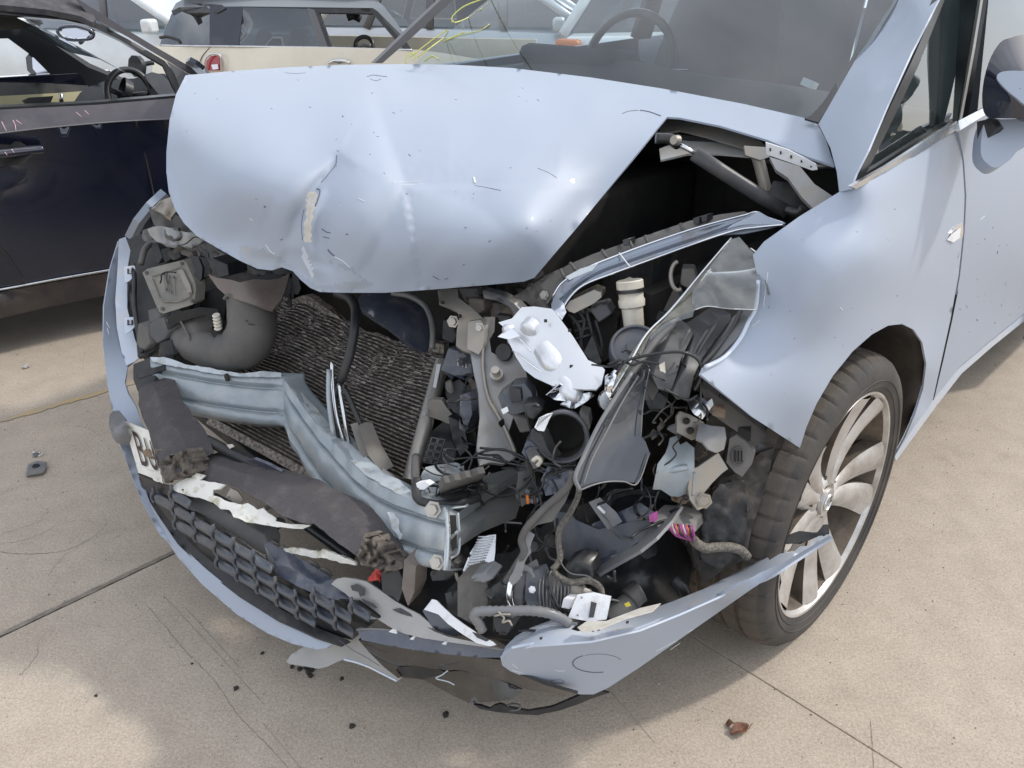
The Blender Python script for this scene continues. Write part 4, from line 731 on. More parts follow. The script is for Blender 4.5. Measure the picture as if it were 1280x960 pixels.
# lower grille
S('grille_back', 'black_clean', pts('172,592 200,605 228,612 236,636 292,672 330,700 352,722 400,748 448,752 475,772 440,800 400,790 350,765 300,730 250,690 215,655 190,622'), [(a, b_, F.D(a, b_, z=c)+.035) for a, b_, c in ((172, 592, .30), (236, 636, .33), (330, 700, .32), (448, 752, .33), (440, 800, .22), (350, 765, .2), (250, 690, .21), (190, 622, .25))], car, step=14, th=.004)
gd = tps(cdepth(Q('172,592,z=.295 236,636,z=.325 330,700,z=.315 448,752,z=.325 440,800,z=.215 350,765,z=.195 250,690,z=.205 190,622,z=.245')))
gpoly = np.array(pts('176,600 205,612 228,616 240,642 288,672 330,700 352,722 400,748 446,754 462,770 440,792 400,782 352,758 300,722 255,686 220,650 195,622'))
cells = 0
for r_ in range(-1, 6):
    for i in range(-4, 12):
        ox, oy = 242+i*25.0+r_*2.5, 644+i*15.6+r_*18.0
        if not inside(gpoly, np.array([[ox+12, oy+12]]))[0]: continue
        def G(x, y, o=0): return F.P(ox+x, oy+y, d=gd(np.array([[ox+x, oy+y]]))[0]+o)
        # one cell: a scooped shelf with a raised left wall
        rows = [[G(0, 0, .010), G(8, 5, .016), G(17, 10, .016), G(24, 15, .010)], [G(1, 6, -.006), G(8, 10, .004), G(16, 14.5, .004), G(23, 19, -.004)], [G(2, 12, -.014), G(8, 15.5, -.012), G(15, 19.5, -.012), G(22, 24, -.014)], [G(3, 14.5, -.010), G(8, 17.5, -.009), G(15, 21.5, -.009), G(22, 26, -.010)]]
        quadpatch('grille_cell', 'blue_cell', rows, car, 3, 2, .004); cells += 1
        P_ = catmull([G(-1, -4, -.008), G(0, 2, -.014), G(-2.5, 6, -.018), G(-1.5, 12, -.018), G(1, 15, -.014)], 4); v_, f_ = tube_mesh(P_, .0036, 6); mesh('cell_wall', v_, f_, 'blue_cell', car)
S('lower_lip', 'black', pts('173,596 186,612 208,640 236,672 268,702 310,734 352,762 400,786 436,800 424,806 392,795 345,775 300,747 255,712 222,680 196,642 178,612'), Q('173,596,z=.25 268,702,z=.185 400,786,z=.19 392,795,z=.185 255,712,z=.17 196,642,z=.2'), car, step=7, th=.01)
S('lip_trim', 'paint', pts('165,584 174,590 180,608 196,640 222,678 256,710 300,746 345,774 392,794 420,802 408,810 396,812 366,805 335,792 296,768 252,730 222,696 198,660 180,630 170,606'), Q('165,584,z=.245 180,608,z=.225 256,710,z=.175 345,774,z=.165 420,802,z=.175 396,812,z=.155 296,768,z=.13 198,660,z=.17 170,606,z=.22 268,732,z=.16 350,788,z=.152'), car, step=5, th=.012)
# ------------------------------------------------------------------ far headlamp cavity (upper left of the wreck)
S('lamp_cavity', 'liner_dark', pts('158,300 182,290 215,262 240,290 300,326 370,350 366,380 345,440 330,470 200,470 172,440 160,395'), Q('158,300,2.20 215,262,2.25 370,350,2.05 330,470,1.95 172,440,1.98 160,395,2.05'), car, step=14, th=.01)
S('lamp_housing', 'black', pts('164,312 178,306 184,302 196,304 204,318 230,322 248,330 254,352 252,372 248,392 230,404 212,412 198,434 184,444 172,446 170,420 168,400 163,380 161,350'), Q('164,312,2.06 204,318,2.03 254,352,1.96 230,404,1.90 172,446,1.87 163,370,1.99 205,360,2.02'), car, step=8, th=.01, wob=.002)
T('housing_rib', 'dusty_plastic', Q('176,330,1.99 181,312,2.01 190,304,2.03 198,306,2.03'), .008, car); T('housing_rib', 'black', Q('166,330,2.0 168,350,1.98 168,380,1.95 172,410,1.90 178,440,1.86'), .006, car)
for a, m_, dd in (('189,305 196,302 203,322 198,330 192,328', 'black', 2.0), ('200,312 212,308 216,322 206,330', 'liner_dark', 2.0), ('216,308 222,306 226,322 219,326', 'black', 1.98), ('222,310 240,314 241,320 236,322 226,318', 'brown_plastic', 1.97)): S('housing_fin', m_, pts(a), dd, car, ext=(.03, 0, 0), b=.002)
mo = S('lamp_control_unit', 'module', pts('178,341 184,336 229,325 233,328 244,354 245,360 243,378 240,381 204,392 199,390 196,384'), Q('178,341,1.93 229,325,1.93 243,378,1.87 199,390,1.86'), car, step=8, ext=(.03, .012, -.004), b=.003)
md = tps([(178, 341, 1.93), (229, 325, 1.93), (243, 378, 1.87), (199, 390, 1.86)]); mq = lambda x, y, o=-.005: (x, y, md(np.array([[x, y]], float))[0]+o)
T('unit_rib', 'module', [mq(*p) for p in pts('190,345 225,334 229,338 238,356 240,366 236,372 222,377 206,377 199,372 190,348')], .002, mo, 6, sm=False)
for p in ('183,341', '203,386', '240,376', '227,329'): bolt(*mq(*[float(q) for q in p.split(',')], -.004), .0035, mo, 'grey_plastic')
S('unit_label', 'bracket', pts('222,338 228,336 239,356 240,364 235,367 228,352'), [mq(222, 338), mq(240, 364), mq(228, 352)], mo, step=5, th=.0006)
text_on('unit_print', 'D1S  7', 'print', [mq(207, 363, -.006), mq(222, 372, -.006), mq(219, 345, -.006), mq(204, 341, -.006)], mo)
for a, m_ in (('186,260 196,258 222,270 240,290 230,296 206,288 192,280', 'dusty_plastic'), ('184,286 196,282 216,286 240,292 256,300 240,310 214,306 196,302 188,294', 'steel_grey'), ('190,262 204,250 214,246 222,262 214,272', 'bracket'), ('205,284 222,286 228,296 216,302 206,296', 'grey_plastic'), ('240,300 262,306 290,322 320,336 340,342 322,344 280,334 250,318', 'grey_plastic'), ('255,312 272,318 276,338 268,352 256,348 262,330', 'dusty_plastic'), ('212,414 230,404 250,396 262,398 240,412 226,424', 'black')):
    S('torn_bracket', m_, pts(a), 1.98 if '186' in a else 1.94, car, step=6, th=.008, wob=.008, jag=.8)
bolt(206, 289, 1.95, .008, car); bolt(212, 292, 1.94, .006, car, 'bracket'); bolt(272, 326, 1.90, .008, car, 'bracket')
S('dark_ring', 'black', pts('238,318 248,322 253,334 252,348 246,356 240,350 244,338 240,328'), 1.91, car, th=.015)
for a, m_ in (('184,388 192,386 200,392 198,402 186,404', 'grey_plastic'), ('196,398 210,396 212,412 206,424 196,430 186,420 186,404', 'grey_plastic'), ('172,404 184,410 188,430 178,440 170,430', 'dusty_plastic'), ('200,428 214,424 218,444 206,452 196,446', 'liner_dark')):
    S('torn_bracket', m_, pts(a), 1.86, car, step=6, ext=(.03, .0, 0), b=.003)
# duct
T('air_duct', 'dusty_plastic', Q('314,372,1.83 315,392,1.825 315,412,1.82 307,430,1.82 290,440,1.83 268,440,1.85 246,432,1.88 228,424,1.90'), [.056, .0565, .057, .056, .050, .045, .042, .038], car, 26, n=6)
S('duct_skirt', 'dusty_plastic', pts('212,414 226,402 242,397 258,394 268,400 264,414 272,424 262,436 244,436 226,430'), Q('212,414,1.89 258,394,1.90 262,436,1.86 240,412,1.85'), car, step=6, th=.01)
T('duct_rim', 'dusty_plastic', Q('280,374,1.79 286,369,1.785 300,375,1.772 320,381,1.765 340,387,1.76 349,378,1.77'), .004, car)
S('duct_mouth', 'dark_cavity', pts('286,369 302,362 330,366 348,374 342,387 320,381 300,375'), Q('286,369,1.785 348,374,1.775 320,381,1.768'), car, step=8, th=.01)
T('duct_rib', 'dusty_plastic', Q('226,402,1.86 232,412,1.845 238,425,1.835'), .003, car); T('duct_scratch', 'black', Q('300,398,1.768 310,402,1.765'), .0012, car); T('duct_scratch', 'black', Q('293,424,1.772 306,434,1.768'), .0014, car); T('duct_scratch', 'black', Q('310,405,1.762 318,406,1.762'), .001, car)
S('intake_scoop', 'brown_plastic', pts('260,343 270,347 290,350 300,353 316,349 336,350 350,348 362,341 358,358 352,374 340,388 322,382 302,376 284,371 272,360'), Q('260,343,1.84 300,360,1.76 362,341,1.80 340,388,1.74 272,360,1.83 325,358,1.765'), car, step=7, th=.008)
for k in range(5): lathe('spring_coil', 'white_plastic', F.P(270+k*.6, 393+k*4, d=1.80), (.1, .1, -1), [(0, 0), (0, .0075), (.0025, .0095), (.0055, .0075), (.0055, 0)], car, 16)
S('duct_hole', 'dark_cavity', pts('262,414 270,410 278,414 274,423 266,421'), 1.81, car, step=6, th=.004)
S('duct_void_shade', 'dark_cavity', pts('205,398 222,390 250,384 272,386 279,402 278,412 268,404 256,394 240,398 222,404 210,413'), 1.86, car, step=6, th=.006)  # near-black sheet painting the shaded void above the duct
S('dark_panel', 'dark_cavity', pts('222,384 244,380 254,366 268,360 284,372 280,400 268,396 250,392 232,396'), 1.93, car, th=.01)
S('lock_panel', 'black', pts('366,340 372,344 376,360 372,368 362,366 358,380 364,384 362,366'), 1.80, car, th=.01)
for a, m_ in (('338,336 346,330 362,336 366,342 350,345 342,344', 'black'), ('262,322 284,330 286,345 272,348', 'black_clean')): S('latch', m_, pts(a), 1.82, car, ext=(.05, 0, 0), b=.003)
# ------------------------------------------------------------------ middle brackets
S('lock_bracket', 'bracket', pts('547,363 552,361 572,361 573,372 590,385 604,398 606,404 604,432 600,441 590,442 578,438 570,432 571,412 574,398 572,390 562,384 549,378'), Q('547,363,1.56 572,361,1.56 606,404,1.52 590,442,1.50 571,412,1.53 549,378,1.54'), car, step=5, th=.008)
for x, y in ((552.5, 378), (574, 395)): lathe('hole', 'dark_cavity', F.P(x, y, d=1.522), (-.7, -.2, .3), [(0, 0), (.001, .0035), (-.004, .004)], car, 12)
for x, y in ((599, 410), (597, 432)): bolt(x, y, 1.50, .0075, car, 'alloy_tank')
S('bracket_plate', 'bracket', pts('585,402 600,400 606,406 604,434 598,443 584,436'), Q('585,402,1.505 606,406,1.50 598,443,1.485'), car, step=6, ext=(.01, 0, 0), b=.002)
S('support_leg', 'steel_grey', pts('588,440 602,436 606,460 606,476 612,500 624,520 634,545 645,572 630,580 612,578 600,582 596,560 600,520 598,490 592,464'), Q('588,440,1.50 606,460,1.49 645,572,1.44 600,582,1.42 598,500,1.47'), car, step=7, th=.012)
S('support_web', 'steel_grey', pts('605,396 619,396 618,414 612,424 614,440 624,446 636,440 634,424 640,420 654,450 660,476 655,502 642,520 634,545 622,520 611,500 605,476 606,440 604,420'), Q('605,396,1.53 640,420,1.52 655,502,1.46 634,545,1.45 605,450,1.50'), car, step=7, th=.008)
T('web_flange', 'bracket', Q('606,400,1.515 604,440,1.49 605,470,1.48 612,500,1.465 628,528,1.45 642,560,1.435 644,572,1.43'), .0035, car)
lathe('stud', 'alloy_tank', F.P(621, 468, d=1.47), (-.5, -.3, .8), [(-.03, .009), (-.005, .009), (-.005, .013), (.003, .013), (.003, .008), (.02, .008), (.02, 0)], car, 14)
lathe('washer', 'black', F.P(630, 440, d=1.49), (-.8, -.3, .4), [(0, 0), (.004, .016), (-.004, .018)], car, 20)
for a, m_, dd in (('572,360 595,360 600,372 592,384 580,376', 'grey_plastic', 1.58), ('585,372 604,374 606,388 596,394 586,386', 'brown_plastic', 1.57), ('602,362 624,368 642,378 655,392 660,408 656,420 648,416 638,406 642,396 636,384 620,376 604,374', 'mid_grey', 1.56), ('612,378 644,382 646,394 630,398 614,396', 'brown_plastic', 1.60), ('592,358 608,357 618,366 606,372 594,368', 'black_clean', 1.60),
                  ('560,434 576,438 590,448 592,470 580,476 566,470 550,464 556,446', 'blue_gloss', 1.60), ('556,482 574,474 592,490 590,512 574,522 560,512', 'black_clean', 1.62), ('575,494 588,490 590,518 582,540 574,536', 'blue_gloss', 1.58), ('553,398 566,402 572,420 566,430 552,424', 'black', 1.62), ('560,520 580,530 586,560 574,572 566,552', 'black_clean', 1.6)):
    S('trim_piece', m_, pts(a), dd, car, step=6, ext=(.03, .006, -.004), b=.003, wob=.002)
bolt(566, 402, 1.60, .009, car, 'alloy_tank'); bolt(577, 452, 1.585, .006, car, 'black')
text_on('socket_print', 'M1', 'label', [(572, 457, 1.592), (583, 460, 1.592), (583, 452, 1.592), (572, 449, 1.592)], car)
# wiring clump on the rail
random.seed(21)
def wires(n, box_, d0, d1, parent, mats=('black_clean', 'black', 'grey_plastic'), r=(.0012, .0026), L_=70, drop=.5):
    x0, y0, x1, y1 = box_
    for k in range(n):
        x, y = random.uniform(x0, x1), random.uniform(y0, y1); a = random.uniform(0, 6.28); P_ = []; d = random.uniform(d0, d1)
        for j in range(5): P_.append((x, y, d)); a += random.uniform(-.8, .8); x += math.cos(a)*L_/4; y += math.sin(a)*L_/4*.7+drop*3; d += random.uniform(-.02, .02); x = min(max(x, x0-8), x1+8); y = min(max(y, y0-8), y1+8)
        T('wire', random.choice(mats), P_, random.uniform(*r), parent, 6)
wires(14, (552, 570, 660, 606), 1.36, 1.44, car, L_=60); wires(10, (528, 592, 600, 622), 1.36, 1.40, car, L_=50)
for a in ('575,586 590,600 606,613 622,620 640,618 655,608 668,590', '576,582 600,566 630,562 655,575 690,580 716,582 720,580', '560,575 600,572 650,582 690,588 715,578', '600,560 640,565 680,586 700,596', '660,560 676,578 700,586 716,586', '655,600 672,588 690,600 700,620', '668,640 676,610 690,594 712,586', '580,560 590,572 586,590 592,600'):
    T('wire', 'black_clean', [(x, y, 1.40-(x-575)*.0006) for x, y in pts(a)], .0022, car, 6)
T('wire_loom', 'black', Q('522,598,1.36 520,612,1.35 524,625,1.33 545,631,1.31 575,628,1.31 598,622,1.34'), .008, car); T('wire_loom', 'grey_plastic', Q('520,570,1.45 519,588,1.42 520,604,1.38'), .008, car); S('white_clip', 'white_clean', pts('520,604 532,602 538,606 530,612 522,612'), 1.345, car, step=4, ext=(.01, 0, 0), b=.001)
# ------------------------------------------------------------------ broken near headlamp
rf = S('lamp_reflector', 'reflector', pts('623,403 640,398 652,384 668,383 690,386 697,394 716,420 735,450 752,458 756,462 752,480 745,487 720,486 690,482 668,472 655,462 645,446 634,424 622,421 633,412'), Q('623,403,1.42 668,383,1.40 697,394,1.38 756,462,1.31 745,487,1.29 690,482,1.33 645,446,1.40 690,440,1.36'), car, step=6, th=.004)
def dome(px, py, d, r, h, ax, m_='reflector', par=None, seg=24, bulge=.35):
    p = F.P(px, py, d=d); pr = [(0, r*1.02)]+[(h*(1-bulge)*i/3, r*(1-.05*i/3)) for i in range(1, 4)]+[(h*(1-bulge)+h*bulge*math.sin(q), r*.95*math.cos(q)) for q in np.linspace(0, math.pi/2, 6)]
    return lathe('lamp_bowl', m_, p, ax, pr, par or rf, seg)
dome(667, 407, 1.405, .020, .024, (-.9, -.1, -.3)); dome(684, 440, 1.39, .026, .062, (-.45, -.88, -.2), bulge=.6); dome(702, 470, 1.365, .025, .075, (-.45, -.88, -.15), bulge=.6); dome(640, 411, 1.42, .012, .02, (-.9, 0, .1))
T('reflector_edge', 'chrome', Q('638,412,1.405 650,424,1.395 658,432,1.39 664,440,1.385'), .0015, rf); T('reflector_edge', 'chrome', Q('640,438,1.395 664,456,1.37 690,474,1.345'), .0015, rf)
for x, y in ((682, 401), (714, 458), (752, 466), (712, 413)): S('slot', 'dark_cavity', pts(f'{x-2},{y-2} {x+2},{y-2} {x+2},{y+2} {x-2},{y+2}'), 1.33 if x > 700 else 1.372, rf, step=3, th=.001)
S('chrome_shard', 'chrome', pts('622,421 640,410 650,420 636,424'), Q('622,421,1.39 640,410,1.385 650,420,1.38'), rf, th=.002); S('chrome_shard', 'chrome', pts('683,494 700,480 716,490 712,502 694,500'), 1.32, rf, th=.002, wob=.006); S('chrome_shard', 'chrome_dull', pts('700,506 722,494 738,490 744,494 730,504 716,512'), 1.31, rf, th=.002, wob=.006, step=5)
S('chrome_shard', 'chrome', pts('756,470 768,462 780,468 782,480 772,494 762,500 756,488'), Q('756,470,1.29 782,480,1.27 762,500,1.27 768,478,1.25'), rf, step=4, th=.002, wob=.004)
# long chrome lamp surround
tp_ = pts('690,372 704,352 735,334 780,316 830,298 880,282 930,269 945,265 960,272 981,279'); bt_ = pts('694,404 700,392 712,372 730,356 765,342 820,322 870,304 920,288 950,284 981,281')
dts = [1.43, 1.42, 1.42, 1.42, 1.42, 1.42, 1.42, 1.41, 1.40, 1.39]
rows = []
for k, o in ((0, .012), (.06, 0), (.5, .010), (.93, -.004), (1, .012)):
    rows.append([tuple(F.P(a[0]+(b_[0]-a[0])*k, a[1]+(b_[1]-a[1])*k, d=dd+o-.02*k)) for a, b_, dd in zip(tp_, bt_, dts)])
ch = quadpatch('lamp_surround', 'chrome_dull', rows, car, 5, 3, .003)
ch.data.materials[0] = mat('lamp_chrome', (.22, .25, .30), .14, .85, .3, col2=(.17, .15, .13), mixs=16, mixp=(.48, .72), rough2=.45)
T('surround_edge', 'chrome', [(a[0], a[1], dd-.003) for a, dd in zip(tp_, dts)], .0018, ch, 6); T('surround_edge', 'chrome', [(a[0], a[1], dd-.022) for a, dd in zip(bt_, dts)], .0022, ch, 6)
T('surround_crack', 'white_clean', Q('774,316,1.405 780,324,1.40 788,334,1.395'), .0012, ch, 5); S('surround_cap', 'chrome', pts('689,380 694,370 704,378 708,390 700,404 692,410 690,396'), Q('689,380,1.41 704,378,1.40 700,404,1.385 698,390,1.39'), ch, step=4, th=.003)
S('surround_tip', 'paint', pts('898,294 916,280 940,270 948,264 962,272 982,279 960,286 930,292'), Q('898,294,1.405 948,264,1.39 982,279,1.37'), ch, step=5, th=.003); S('surround_flap', 'steel_pale', pts('707,346 725,336 748,329 740,338 722,345 712,350'), 1.40, ch, th=.002)
# ribbed channel behind the surround
S('lamp_channel', 'dusty_plastic', pts('676,356 690,342 712,330 740,318 780,304 820,290 862,276 900,268 930,264 940,268 900,276 862,286 820,300 780,316 735,334 706,350 690,372 684,380'), Q('676,356,1.46 740,318,1.47 820,290,1.47 930,264,1.45 862,286,1.44 735,334,1.44 684,380,1.44'), car, step=7, th=.01)
for a in ('700,336 708,352', '712,328 724,343', '752,312 762,328', '786,300 794,316', '806,294 812,310', '850,279 856,294', '870,276 874,288'): T('channel_rib', 'grey_plastic', [(x, y, 1.44) for x, y in pts(a)], .003, car, 6)
for x, y in ((782, 303), (870, 276), (880, 273)): S('channel_clip', 'black_clean', pts(f'{x-4},{y-3} {x+4},{y-5} {x+4},{y+4} {x-3},{y+5}'), 1.435, car, ext=(.02, 0, 0), b=.001)
S('crumpled_wing_rail', 'dusty_plastic', pts('640,372 662,358 690,340 700,336 704,346 690,360 684,376 690,392 676,384 660,378'), Q('640,372,1.52 700,336,1.46 690,392,1.45'), car, step=6, th=.01, wob=.01); bolt(680, 369, 1.44, .006, car, 'bracket')
# bonnet gas strut and hinge
T('gas_strut', 'chrome_dull', Q('842,177,1.43 856,184,1.42 872,194,1.42'), .004, car, 10, sm=False); T('gas_strut', 'lamp_grey', Q('868,192,1.42 900,213,1.425 950,245,1.43 984,264,1.43'), .0135, car, 16, sm=False)
T('strut_end', 'black_clean', Q('820,173,1.43 838,174,1.43 848,181,1.42'), .010, car, 10); lathe('strut_ball', 'bracket', F.P(842, 175, d=1.41), (-1, 0, .2), [(0, 0), (0, .008), (-.012, .01)], car, 12)
T('strut_end', 'black_clean', Q('982,262,1.42 996,266,1.41 1004,260,1.40'), .008, car, 10)
T('hinge_arm', 'bracket', Q('945,190,1.45 952,215,1.46 960,250,1.47'), .011, car, 10); S('hinge_plate', 'bracket', pts('930,182 958,184 962,196 950,200 932,194'), 1.43, car, th=.006)
S('hinge_stiffener', 'steel_grey', pts('962,196 1000,208 1018,230 1042,246 1036,256 1018,262 1002,246 985,222 970,212'), Q('962,196,1.42 1042,246,1.36 1000,240,1.38'), car, step=6, th=.01); S('hinge_cover', 'black', pts('960,246 990,262 1012,262 1020,252 1006,236 985,228 968,226'), 1.42, car, step=6, th=.01)
S('slam_panel', 'steel_grey', pts('824,186 850,176 900,178 950,186 948,196 900,192 860,192 826,200'), Q('824,190,1.60 950,190,1.58 880,184,1.62'), car, th=.004)
# filler neck, reservoir and boxes
fn0, fn1 = F.P(787, 352, d=1.40), F.P(793, 412, d=1.42); ax = fn1-fn0; ln = np.linalg.norm(ax)
nk = lathe('filler_neck', 'white_plastic', fn0, ax, [(.035, .0165), (.0, .0195), (-.003, .0225), (-.001, .0245), (.012, .0245), (.0125, .0225), (.030, .0225), (.034, .0245), (.045, .0235), (.048, .0195), (ln, .0185), (ln+.04, .018)], car, 36)
lathe('seal_ring', 'black_clean', fn0, ax, [(.013, .0236), (.013, .0262), (.019, .0262), (.019, .0236)], nk, 36); S('neck_inside', 'white_plastic', pts('776,351 787,346 799,351 798,356 787,360 776,357'), 1.43, nk, th=.002, step=6)
lid = lathe('reservoir_cap', 'blue_cell', F.P(795, 434, d=1.345), (-.48, -.34, .80), [(-.03, .047), (-.004, .047), (.003, .044), (.003, .040), (-.003, .038), (-.003, .018), (.003, .016), (.004, 0)], car, 48)
for a, m_, dd in (('706,384 712,376 742,362 752,366 752,372 742,380 726,388 718,392 712,390', 'bracket', 1.41), ('710,388 740,396 756,390 772,400 770,440 756,452 736,446 720,420', 'dark_cavity', 1.50), ('800,352 850,356 856,372 830,380 806,372', 'blue_cell', 1.47), ('800,366 848,362 850,380 838,392 812,390 804,380', 'dusty_plastic', 1.46), ('852,336 868,336 872,350 862,362 850,356', 'dusty_plastic', 1.42), ('808,384 838,392 832,404 808,398', 'black_clean', 1.45), ('736,386 758,380 766,392 748,404', 'mid_grey', 1.47)):
    S('bay_part', m_, pts(a), dd, car, step=7, ext=(.05, .03, -.01), b=.003)
T('bay_ring', 'bracket', [(848+12*math.cos(a)*.8, 345+18*math.sin(a), 1.41) for a in np.linspace(1.2, 4.6, 9)], .004, car)
for a in ('712,392 724,410 728,436', '722,388 730,402 726,428 734,446', '732,386 738,410 746,440', '716,404 734,400', '718,414 738,410', '720,424 740,418', '744,400 752,430 748,450'): T('bay_strut', 'black', [(x, y, 1.44) for x, y in pts(a)], .004, car, 6)
# clear lens fragments
S('lens_fragment', 'clear', pts('912,300 924,296 938,312 950,322 950,335 948,360 945,387 932,387 912,386 895,384 884,383 867,388 865,376 866,364 880,345 896,322'), Q('912,300,1.30 950,322,1.26 945,387,1.215 867,388,1.265 890,350,1.255'), car, step=7, th=.003)
S('lens_fragment', 'clear_dirty', pts('912,298 916,300 914,308 896,330 880,352 866,366 868,386 846,396 828,404 812,420 800,446 784,470 772,488 764,494 770,470 790,440 808,415 828,402 850,376 880,340 900,314'), Q('912,298,1.315 866,376,1.275 812,420,1.25 764,494,1.20 850,376,1.285'), car, step=7, th=.003)
T('lens_edge', 'chrome_dull', Q('867,388,1.26 884,383,1.25 912,386,1.232 945,387,1.213'), .0012, car, 5); T('lens_edge', 'chrome_dull', Q('914,298,1.31 880,338,1.29 838,388,1.275 808,418,1.25 786,456,1.22 766,490,1.20'), .0022, car, 6); T('lens_edge', 'chrome_dull', Q('938,310,1.262 949,320,1.258 951,335,1.25'), .0012, car, 5); T('lens_splinter', 'clear_dirty', Q('951,326,1.25 956,345,1.24 961,368,1.235'), .0014, car, 5)
S('lens_fragment', 'clear', pts('812,420 830,404 868,386 866,396 845,402 832,424 815,436'), 1.25, car, th=.002)
# big smoked side blade
sb = S('lamp_side_cover', 'smoked_solid', pts('786,474 792,466 801,471 803,463 812,461 810,480 804,503 802,525 801,545 807,552 812,566 804,584 797,604 780,602 760,602 742,606 725,613 719,600 726,584 742,552 760,520 776,492'), Q('790,467,1.20 812,461,1.22 804,503,1.22 812,566,1.22 797,604,1.20 725,613,1.15 742,552,1.165 776,492,1.19 785,550,1.205'), car, step=7, th=.004)
for a, r_ in (('790,466 770,496 748,532 730,570 719,596 725,613', .0035), ('798,470 778,502 758,540 740,574 729,606', .0016), ('725,613 742,606 760,602 780,602 797,604 812,566', .0012), ('812,461 804,503 801,545', .0012)): T('cover_rib', 'mid_grey', [(x, y, tps(Q('790,467,1.20 812,461,1.22 804,503,1.22 812,566,1.22 797,604,1.20 725,613,1.15'))(np.array([[x, y]]))[0]-.006) for x, y in pts(a)], r_, sb, 6)
# rubber lip continuing down to the fog lamp
T('lamp_seal', 'grey_plastic', Q('845,402,1.26 822,424,1.245 802,450,1.225 784,474,1.205'), .006, car, 8); T('lamp_seal', 'grey_plastic', Q('716,590,1.15 712,604,1.155 700,618,1.165 684,632,1.175 668,648,1.18 657,662,1.19 652,676,1.20 655,690,1.20 646,706,1.21 630,730,1.23 612,748,1.25'), .006, car, 8)
S('seal_web', 'grey_plastic', pts('712,596 716,604 706,628 690,652 672,656 662,664 666,650 684,634 700,618'), Q('712,596,1.16 690,652,1.175 662,664,1.19'), car, step=6, th=.003); S('seal_web', 'mid_grey', pts('658,662 668,668 662,684 664,690 656,702 650,724 640,732 636,726 648,700 652,684'), 1.20, car, step=5, th=.004, jag=.8)
# dark lamp box
hb = S('lamp_body', 'lamp_grey', pts('846,402 856,403 864,410 867,418 852,448 846,470 838,492 822,486 815,470 830,438'), Q('846,402,1.28 867,418,1.255 838,492,1.20 815,470,1.20 838,450,1.215'), car, step=6, ext=(.04, .05, -.01), b=.003)
S('lamp_body', 'lamp_grey', pts('868,419 880,412 900,398 914,392 914,402 896,424 880,446 868,470 862,498 846,500 840,492 856,462'), Q('868,419,1.26 914,392,1.29 862,498,1.20 856,462,1.205 880,440,1.235'), car, step=6, ext=(.04, .05, -.01), b=.003)
for a in ('862,412 850,436 836,468 830,486', '896,404 880,428 866,456 854,490', '885,412 870,436 858,462 848,492'): T('body_rib', 'lamp_grey', [(x, y, 1.245-.00045*(y-410)) for x, y in pts(a)], .0028, hb, 6)
S('body_label', 'white_plastic', pts('824,456 831,452 832,468 826,470'), 1.205, hb, th=.001, step=5)
S('lamp_rail', 'mid_grey', pts('908,402 930,386 946,386 938,402 920,424 900,444 884,454 876,452 890,430'), Q('908,402,1.29 946,386,1.26 884,454,1.23'), car, step=6, th=.006); T('lamp_rail_edge', 'grey_plastic', Q('926,388,1.27 914,412,1.26 896,436,1.24 878,456,1.225'), .004, car)
lathe('lamp_seal_ring', 'chrome_dull', F.P(763, 500, d=1.30), (-.7, -.5, .3), [(0, .018), (.006, .021), (.012, .018), (.012, .0)], car, 20)
# projector ring
pc = F.P(703, 546, d=1.30); px_ = F.toL((0, 0, CH))-pc; px_ /= np.linalg.norm(px_); px_ = px_*.85+np.array((-.25, -.10, -.12)); px_ /= np.linalg.norm(px_)
pr = lathe('projector_housing', 'blue_cell', pc, px_, [(-.07, .030), (-.045, .040), (-.004, .0455), (.002, .046), (.005, .044), (.005, .041), (-.002, .037), (-.05, .034), (-.06, .0)], car, 44); pr.data.materials.append(MATS['dark_cavity'])
for p in pr.data.polygons:
    c_l = (np.array(p.center)-pc) @ px_; rr = np.linalg.norm(np.array(p.center)-pc-px_*c_l)
    if rr < .036: p.material_index = 1
S('barcode_label', 'label', pts('668,534 674,522 684,517 691,516 686,525 680,539 672,538'), Q('668,530,1.285 696,516,1.28 680,540,1.268'), pr, step=4, th=.0008)
for k in range(9): T('barcode_bar', 'print', [(671+k*2.0, 534-k*1.9, 1.266), (675+k*2.0, 522-k*.6+0, 1.276)][:2], .0005, pr, 4)
S('housing_lug', 'black_clean', pts('664,536 676,540 684,560 694,574 684,572 672,560 660,548'), 1.285, pr, step=5, ext=(.02, 0, 0), b=.002)
for a, m_, dd in (('622,496 640,482 656,480 664,490 668,504 658,514 640,520 628,512', 'blue_cell', 1.37), ('636,486 650,488 652,502 640,504', 'black', 1.355), ('654,506 670,504 680,512 668,526 656,522', 'black_clean', 1.33), ('640,520 660,524 664,540 650,542', 'dusty_plastic', 1.36), ('660,545 676,556 680,576 664,580 652,566', 'blue_gloss', 1.34), ('724,516 736,520 738,534 732,548', 'grey_plastic', 1.29), ('684,584 706,580 718,590 700,616 682,620 676,600', 'blue_gloss', 1.33), ('648,590 668,586 672,620 652,634 644,620', 'grey_plastic', 1.36), ('800,478 812,462 826,484 816,500 806,500', 'grey_plastic', 1.25), ('806,500 824,488 836,498 830,512 812,514', 'black', 1.26), ('740,420 752,452 742,456 730,440', 'black_clean', 1.38)):
    S('lamp_part', m_, pts(a), dd, car, step=6, ext=(.03, .02, -.004), b=.003, wob=.0015)
S('part_label', 'label', pts('626,512 634,508 636,514 629,518'), 1.352, car, th=.001)
